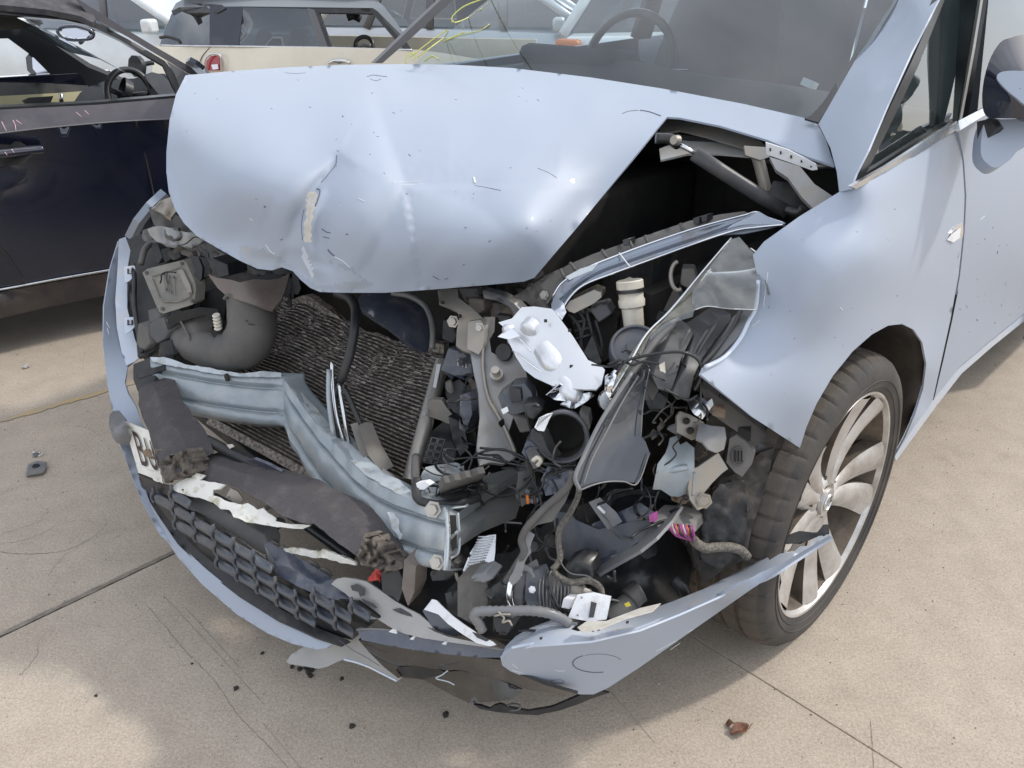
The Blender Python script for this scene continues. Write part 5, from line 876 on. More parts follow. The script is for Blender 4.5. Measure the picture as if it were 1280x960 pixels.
# round socket with two red tipped pins
lathe('bulb_socket', 'chrome_dull', F.P(668, 617, d=1.33), (-.75, -.25, .2), [(0, .009), (.006, .0135), (.010, .015), (.0, .016)], car, 24); lathe('bulb_core', 'black_clean', F.P(668, 617, d=1.325), (-.75, -.25, .2), [(0, .009), (.004, 0)], car, 16)
for x in (659, 668): T('socket_pin', 'amber' if x < 660 else 'ink', [(x, 619, 1.305), (x+1, 630, 1.30)], .003, car, 6)
T('white_clip', 'white_plastic', Q('666,576,1.30 672,572,1.295 676,576,1.295 672,582,1.30'), .004, car, 6)
# ------------------------------------------------------------------ lower right: fog lamp, washer tank, plugs, brackets
S('washer_tank', 'black_clean', pts('738,690 752,676 780,668 812,668 850,680 864,700 862,730 850,760 800,780 752,776 738,740'), Q('738,690,1.42 800,720,1.36 862,730,1.44 752,776,1.38 812,668,1.44'), car, step=9, sm=True, ext=(.16, .10, 0), b=.004)
S('lower_baffle', 'liner_dark', pts('560,700 640,690 700,640 760,620 850,600 880,640 900,690 860,760 760,800 640,810 560,760'), Q('560,700,1.50 700,640,1.52 850,600,1.56 900,690,1.58 760,800,1.46 560,760,1.42'), car, step=16, th=.01)
S('lower_baffle', 'liner_dark', pts('458,735 490,700 560,712 620,740 640,800 560,790 500,770'), Q('458,735,1.40 560,712,1.42 640,800,1.36 500,770,1.36'), car, step=14, th=.01)
S('side_panel', 'blue_cell', pts('690,640 706,634 720,650 748,662 790,652 812,650 816,664 780,690 744,700 716,706 698,692'), Q('690,640,1.34 748,662,1.32 816,664,1.30 716,706,1.33'), car, step=7, th=.006)
S('side_panel', 'blue_gloss', pts('740,655 800,628 818,640 812,664 760,706 742,714 724,700'), Q('740,655,1.34 818,640,1.31 742,714,1.32'), car, step=8, th=.008)
S('seal_web', 'mid_grey', pts('852,632 840,650 820,672 800,688 768,706 748,718 742,712 764,698 796,680 812,660 836,644'), Q('852,632,1.29 812,665,1.28 744,715,1.30'), car, step=6, th=.005)
S('bracket_plate', 'mid_grey', pts('736,628 750,622 770,640 778,652 760,662 744,640'), 1.30, car, step=6, th=.005); S('blue_mark', 'label', pts('746,634 749,632 757,640 755,643'), 1.292, car, th=.0008)
T('wire_loom', 'braid', Q('724,610,1.26 722,622,1.255 712,642,1.25 700,660,1.245 698,678,1.24 700,696,1.235 696,706,1.23 690,712,1.23'), .0050, car, 8)
T('wire_loom', 'braid', Q('690,712,1.23 700,722,1.225 716,728,1.22 736,726,1.22 750,734,1.22 752,746,1.22 748,760,1.22 744,772,1.225'), .0052, car, 8); T('wire_loom', 'black_clean', Q('690,712,1.22 686,722,1.21 690,740,1.205 698,760,1.205'), .0024, car, 6); T('wire_loom', 'black_clean', Q('684,712,1.22 682,730,1.21 690,750,1.205 694,764,1.205'), .0018, car, 6)
for o in (-.004, .004): T('wire', 'grey_plastic', [(x, y, d+o) for x, y, d in Q('724,606,1.255 718,626,1.245 706,648,1.24 697,672,1.235 699,698,1.225 712,716,1.215 734,720,1.21 748,730,1.21')], .0013, car, 5)
T('wire', 'grey_plastic', Q('736,748,1.24 748,750,1.24 768,750,1.25 782,756,1.26 792,760,1.27'), .0018, car, 6)
# motor and lamp ring
fp = F.P(690, 744, d=1.27); fx = np.array((-.55, .75, .2)); fx = fx/np.linalg.norm(fx)
fl = lathe('fog_lamp', 'grey_plastic', fp-fx*.03, fx, [(-.032, 0), (-.030, .016), (-.018, .030), (.0, .036), (.02, .037), (.05, .036), (.058, .032)], car, 36)
for k in range(9): T('lamp_fin', 'mid_grey', [(676+k*4, 718+k*.6, 1.236), (674+k*4.6, 738, 1.222), (676+k*4, 762, 1.228)], .0014, fl, 5)
lathe('lamp_band', 'black_clean', fp-fx*.03, fx, [(.006, .0375), (.006, .0395), (.022, .0395), (.022, .0375)], fl, 36)
T('lamp_ring', 'chrome', [(652+17*math.cos(a)*.9, 742+26*math.sin(a), 1.225) for a in np.linspace(2.0, 4.75, 14)], .007, fl, 10); T('lamp_ring', 'mid_grey', [(655+18*math.cos(a)*.9, 740+30*math.sin(a), 1.235) for a in np.linspace(3.2, 5.6, 12)], .006, fl, 8)
bolt(665, 737, 1.215, .004, fl, 'white_clean')
for a, m_, dd in (('640,728 650,712 660,706 664,716 654,736 652,756 644,758', 'mid_grey', 1.24), ('658,716 672,712 680,730 676,760 662,764 656,748', 'blue_cell', 1.23)): S('lamp_clip', m_, pts(a), dd, fl, step=5, ext=(.02, 0, 0), b=.002)
wb = S('white_connector', 'white_clean', pts('722,743 744,748 738,777 710,772'), 1.205, car, step=8, ext=(.02, -.016, .002), b=.0015); S('white_connector', 'white_clean', pts('704,748 716,749 712,762 701,760'), 1.215, car, step=6, ext=(.015, 0, 0), b=.001); S('pin_block', 'print', pts('739,752 746,754 742,772 736,772'), 1.202, wb, th=.001)
for p_ in ((727, 747), (722, 769)): bolt(p_[0], p_[1], 1.204, .0012, wb)
T('pale_terminal', 'white_plastic', Q('730,738,1.235 738,742,1.23 745,750,1.225 748,766,1.225'), .005, car, 8)
T('corrugated_hose', 'mid_grey', Q('603,788,1.20 598,778,1.195 592,768,1.19 602,764,1.19 630,764,1.19 660,763,1.19 684,766,1.19 700,772,1.195 712,780,1.20'), .0085, car, 10, corr=-.14); T('torn_strands', 'bracket', Q('622,764,1.18 630,772,1.178 628,778,1.178 636,776,1.178 640,782,1.178'), .0018, car, 5); T('torn_strands', 'bracket', Q('618,770,1.18 628,768,1.178 638,768,1.178'), .0018, car, 5)
for a, m_, dd in (('572,724 590,718 606,722 612,740 606,772 590,780 572,770', 'dusty_plastic', 1.24), ('586,722 604,716 618,724 606,730 590,728', 'mid_grey', 1.225), ('556,742 572,738 574,772 560,764', 'black', 1.27), ('536,716 560,706 574,714 560,726 540,728', 'black_clean', 1.30), ('505,700 520,708 518,740 510,758 502,736', 'brown_plastic', 1.30), ('476,716 498,712 506,730 498,752 478,740', 'black', 1.31), ('606,738 624,728 636,738 632,756 612,758', 'black_clean', 1.22), ('616,770 640,774 636,792 616,790', 'black', 1.20), ('706,706 722,700 738,706 742,722 724,728 708,722', 'black_clean', 1.25), ('700,774 724,778 720,790 690,788', 'black', 1.22), ('560,690 574,700 570,716 556,712', 'black_clean', 1.33)):
    S('lower_part', m_, pts(a), dd, car, step=6, ext=(.035, .01, 0), b=.004, wob=.002)
tr_ = S('ribbed_reflector', 'chrome_dull', pts('576,726 579,712 588,690 598,675 610,669 620,668 619,690 617,706 606,712 600,724 588,722'), Q('576,726,1.27 620,668,1.30 617,706,1.28'), car, step=4, th=.003)
for k in range(15): T('rib', 'reflector', [(578+k*1.4, 720-k*3.5, 1.268+k*.002), (600+k*1.3, 717-k*3.3, 1.273+k*.0018)], .0013, tr_, 5)
T('clear_edge', 'clear_dirty', Q('570,716,1.27 572,724,1.265 578,732,1.26'), .003, car)
# plug and bent pipe
T('bent_pipe', 'grey_plastic', Q('762,772,1.26 772,764,1.26 786,752,1.265 796,744,1.27'), .016, car, 14); T('bent_pipe', 'black', Q('786,750,1.263 794,742,1.268 800,738,1.27'), .020, car, 16); S('yellow_tag', 'yellow', pts('780,755 786,752 789,757 783,759'), 1.235, car, th=.001)
T('bent_pipe', 'black', Q('842,724,1.36 850,732,1.355 856,742,1.36'), .012, car, 10)
# big multiway plug with magenta wires
pb = S('multiway_plug', 'grey_plastic', pts('812,648 820,641 840,642 862,646 872,650 870,664 858,668 840,664 826,662'), Q('812,648,1.27 872,650,1.30 840,664,1.27'), car, step=5, ext=(.04, .01, -.01), b=.003); S('plug_end', 'magenta', pts('811,644 817,642 818,652 812,653'), 1.262, pb, step=4, ext=(.01, 0, 0))
for k in range(14): T('coloured_wire', ('magenta', 'magenta', 'white_plastic', 'magenta', 'amber', 'black_clean')[k % 6], [(835+k*2.3, 654+k*.25, 1.262), (838+k*2.2, 661+(k % 3), 1.256), (844+k*1.8, 668+(k % 2)*2, 1.262), (866, 676, 1.28)], .0016, pb, 5)
T('wire_loom', 'braid', Q('866,674,1.28 872,680,1.29 882,685,1.30 896,684,1.31 912,684,1.32 926,688,1.33 934,696,1.34'), .0085, car, 10); T('frayed_wire', 'rust', Q('892,654,1.36 905,648,1.36 918,650,1.36 912,656,1.36'), .0022, car, 5); T('frayed_wire', 'rust', Q('876,660,1.34 890,650,1.35 905,652,1.35'), .0018, car, 5)
# metal brackets under the wing
S('steel_panel', 'steel_blue', pts('816,612 822,580 832,566 836,556 838,547 846,545 850,556 858,552 868,560 868,590 862,616 848,621 838,620 826,612'), Q('816,612,1.29 838,547,1.30 868,560,1.31 862,616,1.30 845,585,1.27'), car, step=5, th=.004); T('pressed_rib', 'steel_blue', Q('836,589,1.277 846,586,1.272 858,584,1.277'), .006, car, 8)
S('steel_bracket', 'bracket', pts('846,520 850,514 862,518 880,528 876,546 866,550 856,545 846,540'), Q('846,520,1.28 880,528,1.29 860,548,1.28'), car, step=5, th=.006)
for x, y in ((858, 527), (863, 539)): lathe('hole', 'dark_cavity', F.P(x, y, d=1.276), (-.8, -.4, .1), [(0, 0), (.001, .005), (-.003, .006)], car, 14)
S('bright_bracket', 'chrome_dull', pts('858,500 868,496 880,498 884,502 890,498 892,506 884,516 878,524 868,518 862,510'), Q('858,500,1.27 892,506,1.28 878,524,1.26 875,508,1.255'), car, step=4, th=.004)
S('curved_bracket', 'steel_grey', pts('874,528 888,532 906,534 908,548 905,562 896,566 886,562 878,552 870,548'), Q('874,528,1.28 906,534,1.28 905,562,1.27 888,548,1.25'), car, step=5, th=.005); S('mount_arm', 'bracket', pts('862,594 866,586 872,584 898,566 910,586 902,592 890,604 880,616 878,624 882,634 872,638 862,624 860,610'), Q('862,594,1.29 910,586,1.31 872,638,1.29'), car, step=6, th=.006); T('arm_fold', 'steel_grey', Q('868,590,1.28 867,606,1.275 866,620,1.275'), .0025, car, 6); bolt(880, 626, 1.285, .009, car, 'bracket')
S('wing_rail', 'dusty_plastic', pts('876,484 884,486 906,502 930,520 950,536 966,548 964,560 956,566 940,556 920,540 900,526 886,516 880,500'), Q('876,484,1.275 930,520,1.33 964,556,1.38 900,526,1.30'), car, step=7, ext=(.04, .02, 0), b=.003)
for a, m_, dd in (('920,532 938,540 938,552 924,550', 'dark_cavity', 1.325), ('912,548 920,544 932,552 944,566 940,580 928,596 918,590 908,578', 'dusty_plastic', 1.32), ('944,550 960,560 958,572 944,568', 'grey_plastic', 1.36), ('886,504 908,512 906,524 890,520', 'rust', 1.29), ('938,572 952,568 960,580 946,590', 'rust', 1.36)): S('wing_bracket', m_, pts(a), dd, car, step=6, ext=(.02, .01, 0), b=.002)
for x in (919, 923, 927): T('vent_slot', 'dark_cavity', [(x, 563, 1.312), (x, 577, 1.312)], .0016, car, 5)
T('vent_ring', 'grey_plastic', [(923+8*math.cos(a), 570+11*math.sin(a), 1.315) for a in np.linspace(.6, 5.4, 14)], .0016, car, 5)
# fender liner hanging in front of the tyre
S('wheel_liner', 'liner', pts('868,604 884,634 900,600 918,592 936,578 950,566 968,560 962,590 950,630 940,660 934,690 930,700 905,712 880,730 866,700 862,660'), Q('868,604,1.33 985,560,1.35 944,690,1.35 866,700,1.35 918,640,1.335 900,600,1.34'), car, step=7, th=.006, wob=.006)
S('wheel_liner', 'liner_dark', pts('878,640 900,604 930,600 934,640 930,690 900,712 876,700'), Q('878,640,1.32 930,600,1.325 900,712,1.33'), car, step=7, th=.006, wob=.008, jag=1); S('torn_liner', 'rust', pts('840,614 858,612 870,616 866,626 852,630 842,624'), 1.31, car, step=4, th=.004, wob=.008, jag=1)
for k in range(16): x, y = random.uniform(868, 930), random.uniform(560, 680); T('root_strand', 'rust', [(x, y, 1.345), (x+random.uniform(-12, 12), y+random.uniform(-6, 6), 1.34), (x+random.uniform(-20, 20), y+random.uniform(-8, 14), 1.345)], .0009, car, 5)
T('tie', 'black_clean', Q('770,468,1.20 782,452,1.20 800,446,1.20 822,442,1.19 850,440,1.185 868,446,1.19 876,456,1.19 878,466,1.19 874,478,1.19 868,488,1.195'), .0024, car, 6); T('tie', 'black_clean', Q('760,456,1.22 776,450,1.21 790,456,1.20 804,452,1.20 824,455,1.19'), .0022, car, 6); T('tie', 'black_clean', Q('740,456,1.30 766,458,1.24 786,450,1.21'), .0018, car, 6); T('tie', 'black_clean', Q('830,486,1.19 846,494,1.19 860,500,1.19 872,494,1.195'), .002, car, 6); T('tie', 'black_clean', Q('876,470,1.19 876,490,1.2 876,506,1.2'), .002, car, 6)
wires(16, (786, 440, 876, 520), 1.20, 1.26, car, r=(.001, .002), L_=50); wires(12, (810, 500, 850, 640), 1.27, 1.33, car, mats=('black', 'braid', 'black_clean'), L_=60); wires(14, (640, 560, 720, 700), 1.28, 1.36, car, L_=60); wires(10, (600, 690, 760, 780), 1.22, 1.30, car, L_=50); wires(10, (740, 600, 850, 670), 1.28, 1.34, car, L_=60); wires(8, (556, 430, 610, 560), 1.50, 1.56, car, L_=40); wires(8, (190, 300, 270, 400), 1.86, 1.95, car, L_=40); pass
def shards(n, box_, d0, d1, ms, size=(5, 13)):
    for k in range(n//2):
        x, y = random.uniform(box_[0], box_[2]), random.uniform(box_[1], box_[3]); s_ = random.uniform(*size); d = random.uniform(d0, d1); m_ = random.choice(ms)
        a0 = random.uniform(0, 6); el = random.uniform(.35, 1); o = [(x+s_*math.cos(a)*math.cos(a0)-s_*el*math.sin(a)*math.sin(a0), y+s_*math.cos(a)*math.sin(a0)+s_*el*math.sin(a)*math.cos(a0)) for a in sorted(random.uniform(0, 6.28) for _ in range(6))]
        try: S('broken_piece', m_, o, [(x-s_, y, d+random.uniform(-.02, .02)), (x+s_, y, d+random.uniform(-.02, .02)), (x, y+s_, d)], car, step=20, ext=(.012, .004, 0))
        except Exception: pass
DK = ('black', 'black_clean', 'grey_plastic', 'dusty_plastic', 'blue_cell', 'mid_grey')
shards(18, (640, 560, 720, 700), 1.31, 1.38, DK); shards(16, (720, 600, 850, 690), 1.33, 1.40, DK); shards(12, (610, 360, 690, 400), 1.54, 1.60, DK+('bracket',)); shards(14, (560, 440, 600, 560), 1.58, 1.64, DK); shards(16, (700, 390, 860, 470), 1.44, 1.5, DK+('steel_blue',)); shards(10, (600, 480, 700, 540), 1.38, 1.42, DK); shards(12, (180, 270, 260, 330), 1.97, 2.03, DK+('bracket',)); shards(8, (800, 500, 850, 560), 1.31, 1.35, DK+('steel_grey',)); shards(10, (580, 700, 640, 790), 1.27, 1.34, DK); shards(10, (300, 560, 450, 700), 1.50, 1.58, DK); shards(10, (650, 340, 720, 380), 1.48, 1.55, DK)
# ------------------------------------------------------------------ bumper skin, near end
cr = pts('626,824 640,811 665,806 740,800 800,786 850,766 900,744 950,716 985,700 1037,669')
dcr = tps(cdepth(Q('626,824,z=.345 665,806,z=.375 740,800,z=.375 850,766,z=.38 950,716,z=.385 1037,669,v=-.10')))
be = S('bumper_skin', 'paint', cr+pts('1040,672 1020,684 986,706 940,736 900,764 850,799 800,834 760,860 742,868 725,868 690,860 660,848 638,839 628,832'), [(x, y, float(dcr(np.array([[x, y]]))[0])) for x, y in cr[::2]]+cdepth(Q('725,868,z=.20 800,834,z=.22 900,764,z=.27 690,860,z=.22 638,839,z=.30 1040,672,v=-.10 986,706,v=-.08 760,830,z=.285')), car, step=6, th=.004)
S('bumper_flange', 'paint_pale', pts('626,823 632,808 645,795 665,784 690,775 715,771 722,778 712,786 722,789 745,786 770,776 800,766 840,752 880,736 920,716 944,704 940,698 948,690 955,690 962,700 975,692 992,690 1000,683 1012,682 1020,672 1026,668 1030,671 1036,663 1038,669 985,701 950,717 900,745 850,767 800,787 740,801 665,807 640,812'), [(x, y, float(dcr(np.array([[x, y]]))[0])-.001) for x, y in cr[::2]]+cdepth(Q('690,775,1.235 800,766,1.30 920,716,1.375 1026,668,1.425 955,690,1.40 645,795,1.225')), be, step=6, th=.003)
dbe = lambda x, y, o=-.003: (x, y, D_be(x, y)+o)
_t = tps([(x, y, float(dcr(np.array([[x, y]]))[0])) for x, y in cr[::2]]+cdepth(Q('725,868,z=.20 800,834,z=.22 900,764,z=.27 690,860,z=.22 638,839,z=.30 1040,672,v=-.10 986,706,v=-.08 760,830,z=.285')))
D_be = lambda x, y: float(_t(np.array([[x, y]], float))[0])
T('tow_cover_gap', 'scratch', [dbe(x, y, -.0005) for x, y in [(746+30*math.cos(a), 829+11.5*math.sin(a)) for a in np.linspace(1.3, 4.1, 12)]], .0009, be, 5); T('tow_cover_gap', 'scratch', [dbe(x, y, -.0001) for x, y in [(748+30*math.cos(a), 829+11.5*math.sin(a)) for a in np.linspace(4.1, 5.9, 10)]], .0005, be, 5)
T('sensor_mark', 'scratch', [dbe(x, y, -.0002) for x, y in [(697+8*math.cos(a), 852+2.6*math.sin(a)) for a in np.linspace(0, 6.28, 14)]], .0005, be, 5)
for a in ('694,838 700,839 706,838', '820,814 832,808 845,801', '838,812 850,804', '860,790 868,786', '640,830 648,836', '640,838 652,841'): T('scratch', 'label', [dbe(*p, -.0003) for p in pts(a)], .0005, be, 5)
for x, y in ((741, 788), (748, 787), (784, 778), (676, 798)): S('clip_mark', 'ink', pts(f'{x-2},{y-1} {x+2},{y-2} {x+2},{y+1} {x-1},{y+2}'), D_be(x, y)-.012, be, step=3, th=.001)
S('flange_dirt', 'primer', pts('722,784 734,776 758,776 800,760 826,754 816,764 780,774 750,786 728,790'), [(722, 784, D_be(722, 790)-.012), (826, 754, D_be(826, 760)-.006), (780, 774, D_be(780, 776)-.010)], be, step=5, th=.001)
for a, m_ in (('985,690 992,680 1000,676 1008,678 1000,688', 'brown_plastic'), ('960,697 972,686 984,688 978,698', 'bracket'), ('975,680 988,668 1000,664 1022,666 1030,656 1037,656 1037,668 1020,672 1000,680', 'black')): S('torn_clip', m_, pts(a), 1.415, be, step=5, th=.003, jag=.6)
# inside of the bumper strip and black lower trim
S('bumper_strip', 'blue_gloss', pts('446,786 450,784 470,786 500,789 540,795 580,802 616,809 633,812 628,822 600,822 560,818 520,813 480,806 452,800'), Q('446,786,1.365 540,795,1.285 633,812,1.215 520,813,1.29 628,822,1.215'), car, step=6, th=.006); T('strip_edge', 'mid_grey', Q('446,787,1.36 470,786,1.345 500,789,1.318 540,796,1.28 580,803,1.25 632,813,1.21'), .0022, car)
S('lower_trim', 'black_gloss', pts('448,800 480,806 520,813 560,818 600,822 626,825 640,839 680,856 722,868 700,868 660,862 620,848 580,838 540,836 520,832 500,832 494,838 502,846 498,848 480,834 462,816'), Q('448,800,1.37 540,816,1.285 626,825,1.22 640,839,1.23 700,868,1.27 580,838,1.31 500,832,1.36 498,848,1.385'), car, step=6, th=.006)
S('lower_trim', 'black_gloss', pts('494,838 502,831 520,834 556,840 580,838 620,848 652,862 642,874 620,877 586,879 560,866 530,850 504,848'), Q('494,838,1.39 556,840,1.345 652,862,1.285 586,879,1.33 620,877,1.30'), car, step=6, th=.006)
S('trim_recess', 'black_clean', pts('495,834 520,832 550,837 558,842 530,849 505,846'), Q('495,834,1.372 550,837,1.34 520,848,1.36'), car, th=.003); T('trim_wire', 'steel_pale', Q('560,838,1.32 552,844,1.32 545,848,1.325 560,852,1.315 568,856,1.31'), .0012, car, 5)
S('under_lip', 'black', pts('592,881 600,882 612,886 618,882 626,880 634,884 660,889 690,884 714,874 728,868 744,862 762,866 740,873 724,880 700,888 672,894 648,893 620,890 600,886'), Q('592,881,z=.115 660,889,z=.12 762,866,z=.15 728,868,z=.16'), car, step=5, th=.005); T('lip_slot', 'grey_plastic', Q('634,882,1.33 642,880,1.33 650,882,1.325 648,887,1.325 638,888,1.33'), .002, car, 5)
S('torn_bumper_flap', 'paint_back', pts('358,827 364,818 380,808 400,801 425,795 440,791 447,789 456,800 470,815 484,828 500,842 502,848 496,852 480,844 462,834 446,828 430,824 420,828 410,833 398,836 376,832 362,830'), Q('358,827,z=.10 400,801,z=.13 447,789,z=.205 500,845,z=.155 398,836,z=.085 440,824,z=.12'), car, step=6, th=.004); T('flap_edge', 'paint_pale', Q('430,824,1.395 446,828,1.39 462,834,1.385 480,843,1.375 496,851,1.365'), .0022, car); T('scratch', 'scratch', Q('424,800,1.392 440,812,1.38 458,822,1.37 474,832,1.362'), .0006, car, 5)
ug = S('torn_bumper_panel', 'paint_back', pts('414,730 420,724 430,722 445,724 458,727 466,732 478,740 492,750 508,760 524,768 536,778 544,790 560,796 590,802 618,808 600,808 570,804 530,798 505,792 488,784 472,774 456,768 446,756 432,742'), Q('414,730,1.37 458,727,1.35 536,778,1.28 618,808,1.215 505,792,1.30 446,756,1.36'), car, step=6, th=.004)
for a, m_ in (('438,732 446,730 456,736 456,744 450,746 448,740 440,738', 'print'), ('452,748 466,754 472,760 468,760 456,754', 'print'), ('490,762 500,760 512,766 520,772 510,770 498,766', 'print'), ('526,776 540,784 544,790 534,784', 'print'), ('448,768 456,766 464,770 470,774 458,774', 'steel_blue')):
    xs = pts(a); S('tear', m_, xs, [(414, 730, 1.367), (458, 727, 1.347), (618, 808, 1.212), (505, 792, 1.297)], ug, step=4, th=.001)
for x, y in ((500, 788), (526, 797), (566, 803)): S('strip_clip', 'white_clean', pts(f'{x-14},{y+2} {x-8},{y-3} {x+2},{y-3} {x+8},{y+3} {x+4},{y+6} {x-6},{y+4}'), 1.335-(x-480)*.00078, car, step=4, th=.003)
S('flange_piece', 'white_clean', pts('530,762 540,749 545,750 552,757 566,770 582,782 600,794 616,802 620,806 612,808 596,804 580,794 574,790 560,780 548,768'), Q('530,762,1.275 545,750,1.27 582,782,1.225 618,806,1.20 560,780,1.24'), car, step=5, th=.004); S('flange_piece', 'blue_gloss', pts('528,764 533,758 548,768 562,782 576,793 570,796 556,792 540,782'), 1.28, car, step=5, th=.008); S('flange_slot', 'print', pts('590,790 600,793 612,800 608,802 596,797'), 1.205, car, step=4, th=.001)
T('wing_lead', 'black_clean', Q('1000,561,1.44 985,556,1.43 960,540,1.40 930,518,1.36 900,494,1.30'), .003, car, 5)
# ------------------------------------------------------------------ BLACK CAR, left edge
K = Frame(0, 0, R(36.6)); _o = None
_w = np.array([0, 0, CH])+ray(0, 362)*((.28-CH)/ray(0, 362)[2]); K = Frame(_w[0], _w[1], R(36.6)); setF(K)
bc = thing('parked_car', 'black car with windows wound down at the left edge, pale scratches on its door', 'car', K)
S('door', 'navy_dusty', pts('-160,148 -60,141 0,137 120,131 225,122 330,114 330,137 225,147 150,151 60,159 0,166 -60,172 -160,182'), Q('-160,148,v=.05 0,137,v=.04 225,122,v=.04 330,114,v=.04 0,150,v=0 225,136,v=0 0,166,v=-.03 225,147,v=-.03 330,137,v=-.03 -160,182,v=-.03'), bc, step=9, th=.01)
dk = S('door', 'navy', pts('-160,183 -60,173 0,167 60,160 150,152 225,148 330,138 330,305 225,322 137,336 60,350 0,361 -60,371 -160,388'), Q('-160,183,v=-.028 0,167,v=-.028 225,148,v=-.028 330,138,v=-.028 0,185,v=-.005 225,165,v=-.005 0,240,v=.0 225,220,v=.0 0,310,v=.012 225,280,v=.012 0,361,v=.03 225,322,v=.03 -160,388,v=.03 330,305,v=.03'), bc, step=10, th=.01)
T('crease_highlight', 'mid_grey', [(x, y, K.D(x, y, v=-.034)) for x, y in pts('-60,172.5 0,166.5 60,159.5 150,151.8 225,147.8 300,141')], .0022, bc, 6)  # grey line painting the highlight that runs along the door crease
T('door_gap', 'dark_cavity', [(x, y, K.D(x, y, v=v)) for x, y, v in ((170, 151, -.034), (174, 170, -.010), (184, 205, -.002), (195, 260, .0), (200, 320, .02))], .003, bc, 6); T('door_gap', 'dark_cavity', [(x, y, K.D(x, y, v=.006)) for x, y in pts('-30,262 -5,304 10,322 22,340 31,354')], .004, bc, 6)
T('chrome_strip', 'chrome_dull', [(x, y, K.D(x, y, v=.022)) for x, y in pts('-100,379 0,362 70,349 137,337.5 225,322')], .0045, bc, 6)
S('sill', 'navy_low', pts('-160,392 -60,375 0,365 60,354 137,341 225,326 330,309 330,340 225,355 137,368 60,384 0,398 -60,410 -160,430'), Q('0,365,v=.03 225,326,v=.03 0,384,v=.0 225,342,v=.0 0,400,v=.06 225,356,v=.06 -160,410,v=.0'), bc, step=10, th=.02)
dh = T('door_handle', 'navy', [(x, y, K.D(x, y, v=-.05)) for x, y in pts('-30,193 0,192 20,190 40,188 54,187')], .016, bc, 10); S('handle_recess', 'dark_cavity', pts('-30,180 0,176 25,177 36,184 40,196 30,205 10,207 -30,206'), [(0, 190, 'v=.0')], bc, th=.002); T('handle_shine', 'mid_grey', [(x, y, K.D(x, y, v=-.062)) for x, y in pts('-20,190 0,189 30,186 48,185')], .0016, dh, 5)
S('handle_cup', 'alloy_tank', pts('-20,201 0,203 22,200 36,192 38,197 26,205 4,207 -20,207'), [(0, 200, 'v=-.004')], bc, th=.002, step=5)
for a in ('16,150 19,156', '19,156 20,163', '2,152 8,164', '95,140 102,146', '106,138 111,143', '6,190 9,194', '15,187 18,191', '20,150 27,155'):
    T('chalk_mark', 'pink', [(x, y, K.D(x, y, v=(-.066 if y > 180 else .0-.0015*(y-136)))) for x, y in pts(a)], .0012, bc, 5)
S('door_top', 'black_clean', pts('-160,146 0,134 120,128 222,119 222,123 120,132 0,138 -160,150'), [(0, 136, 'v=.05'), (222, 120, 'v=.05'), (-160, 148, 'v=.05')], bc, th=.06)
# roof edge and pillar (near side)
S('roof_edge', 'soft_top', pts('-160,-30 0,-24 60,-14 90,-6 112,8 120,24 116,28 100,20 60,12 0,6 -160,0'), [(0, 0, 'v=.16'), (112, 15, 'v=.14'), (60, -10, 'v=.22'), (0, -24, 'v=.3')], bc, th=.02)
S('windscreen_pillar', 'navy_dusty', pts('90,-6 112,8 122,14 150,32 190,56 230,79 262,92 268,98 250,97 236,92 205,73 160,46 124,27 112,20'), [(112, 15, 'v=.13'), (190, 56, 'v=.09'), (262, 94, 'v=.05'), (170, 50, 'v=.10')], bc, step=7, th=.03)
S('window_seal', 'black_clean', pts('-160,2 0,8 60,14 100,22 124,30 160,49 206,76 222,96 230,112 224,121 216,108 204,82 150,50 112,32 80,25 0,18 -160,12'), [(0, 12, 'v=.15'), (112, 26, 'v=.13'), (206, 78, 'v=.07'), (224, 118, 'v=.045')], bc, step=7, th=.03)
S('quarter_light', 'pillar_grey', pts('208,76 222,84 236,93 232,104 226,112 218,92'), [(208, 76, 'v=.068'), (236, 93, 'v=.05'), (226, 112, 'v=.045')], bc, th=.005)
S('mirror_cap', 'navy', pts('232,78 236,76 244,80 254,88 262,98 236,97 233,88'), [(232, 78, 'v=-.06'), (262, 98, 'v=-.06'), (245, 85, 'v=-.09')], bc, step=5, th=.015)
# far side, seen through the open windows
S('far_pillar', 'dash', pts('-60,40 0,36 30,34 52,44 80,64 110,84 140,96 150,100 130,108 116,116 90,110 70,100 40,70 10,48 -60,50'), [(0, 40, 'v=1.42'), (110, 90, 'v=1.45'), (150, 100, 'v=1.3'), (60, 80, 'v=1.45')], bc, step=8, th=.04)
S('headlining', 'dash', pts('-160,4 0,20 50,26 54,30 30,36 0,38 -160,40'), [(0, 20, 'v=.4'), (50, 28, 'v=.9'), (0, 38, 'v=1.3')], bc, th=.02)
S('far_door', 'black', pts('-160,104 0,103 60,104 110,107 112,112 104,116 0,121 -160,124'), [(0, 104, 'v=1.42'), (110, 107, 'v=1.42'), (0, 121, 'v=1.36')], bc, th=.02); S('door_trim', 'beige', pts('-160,124 0,120 60,117 103,114 98,128 -160,142'), [(0, 120, 'v=1.36'), (103, 114, 'v=1.36'), (0, 135, 'v=1.34')], bc, th=.02)
S('trim_pocket', 'black_clean', pts('27,126 36,122 66,120 62,130 34,132'), [(27, 126, 'v=1.335')], bc, th=.004); T('trim_handle', 'chrome_dull', [(x, y, K.D(x, y, v=1.32)) for x, y in pts('76,117 77,130')], .010, bc)
S('dashboard', 'dash', pts('92,128 100,116 112,108 134,100 168,98 186,92 205,92 220,106 226,121 170,126'), [(92, 128, 'v=1.1'), (134, 100, 'v=1.2'), (205, 92, 'v=.35'), (226, 121, 'v=.2'), (150, 112, 'v=.8')], bc, step=7, th=.05)
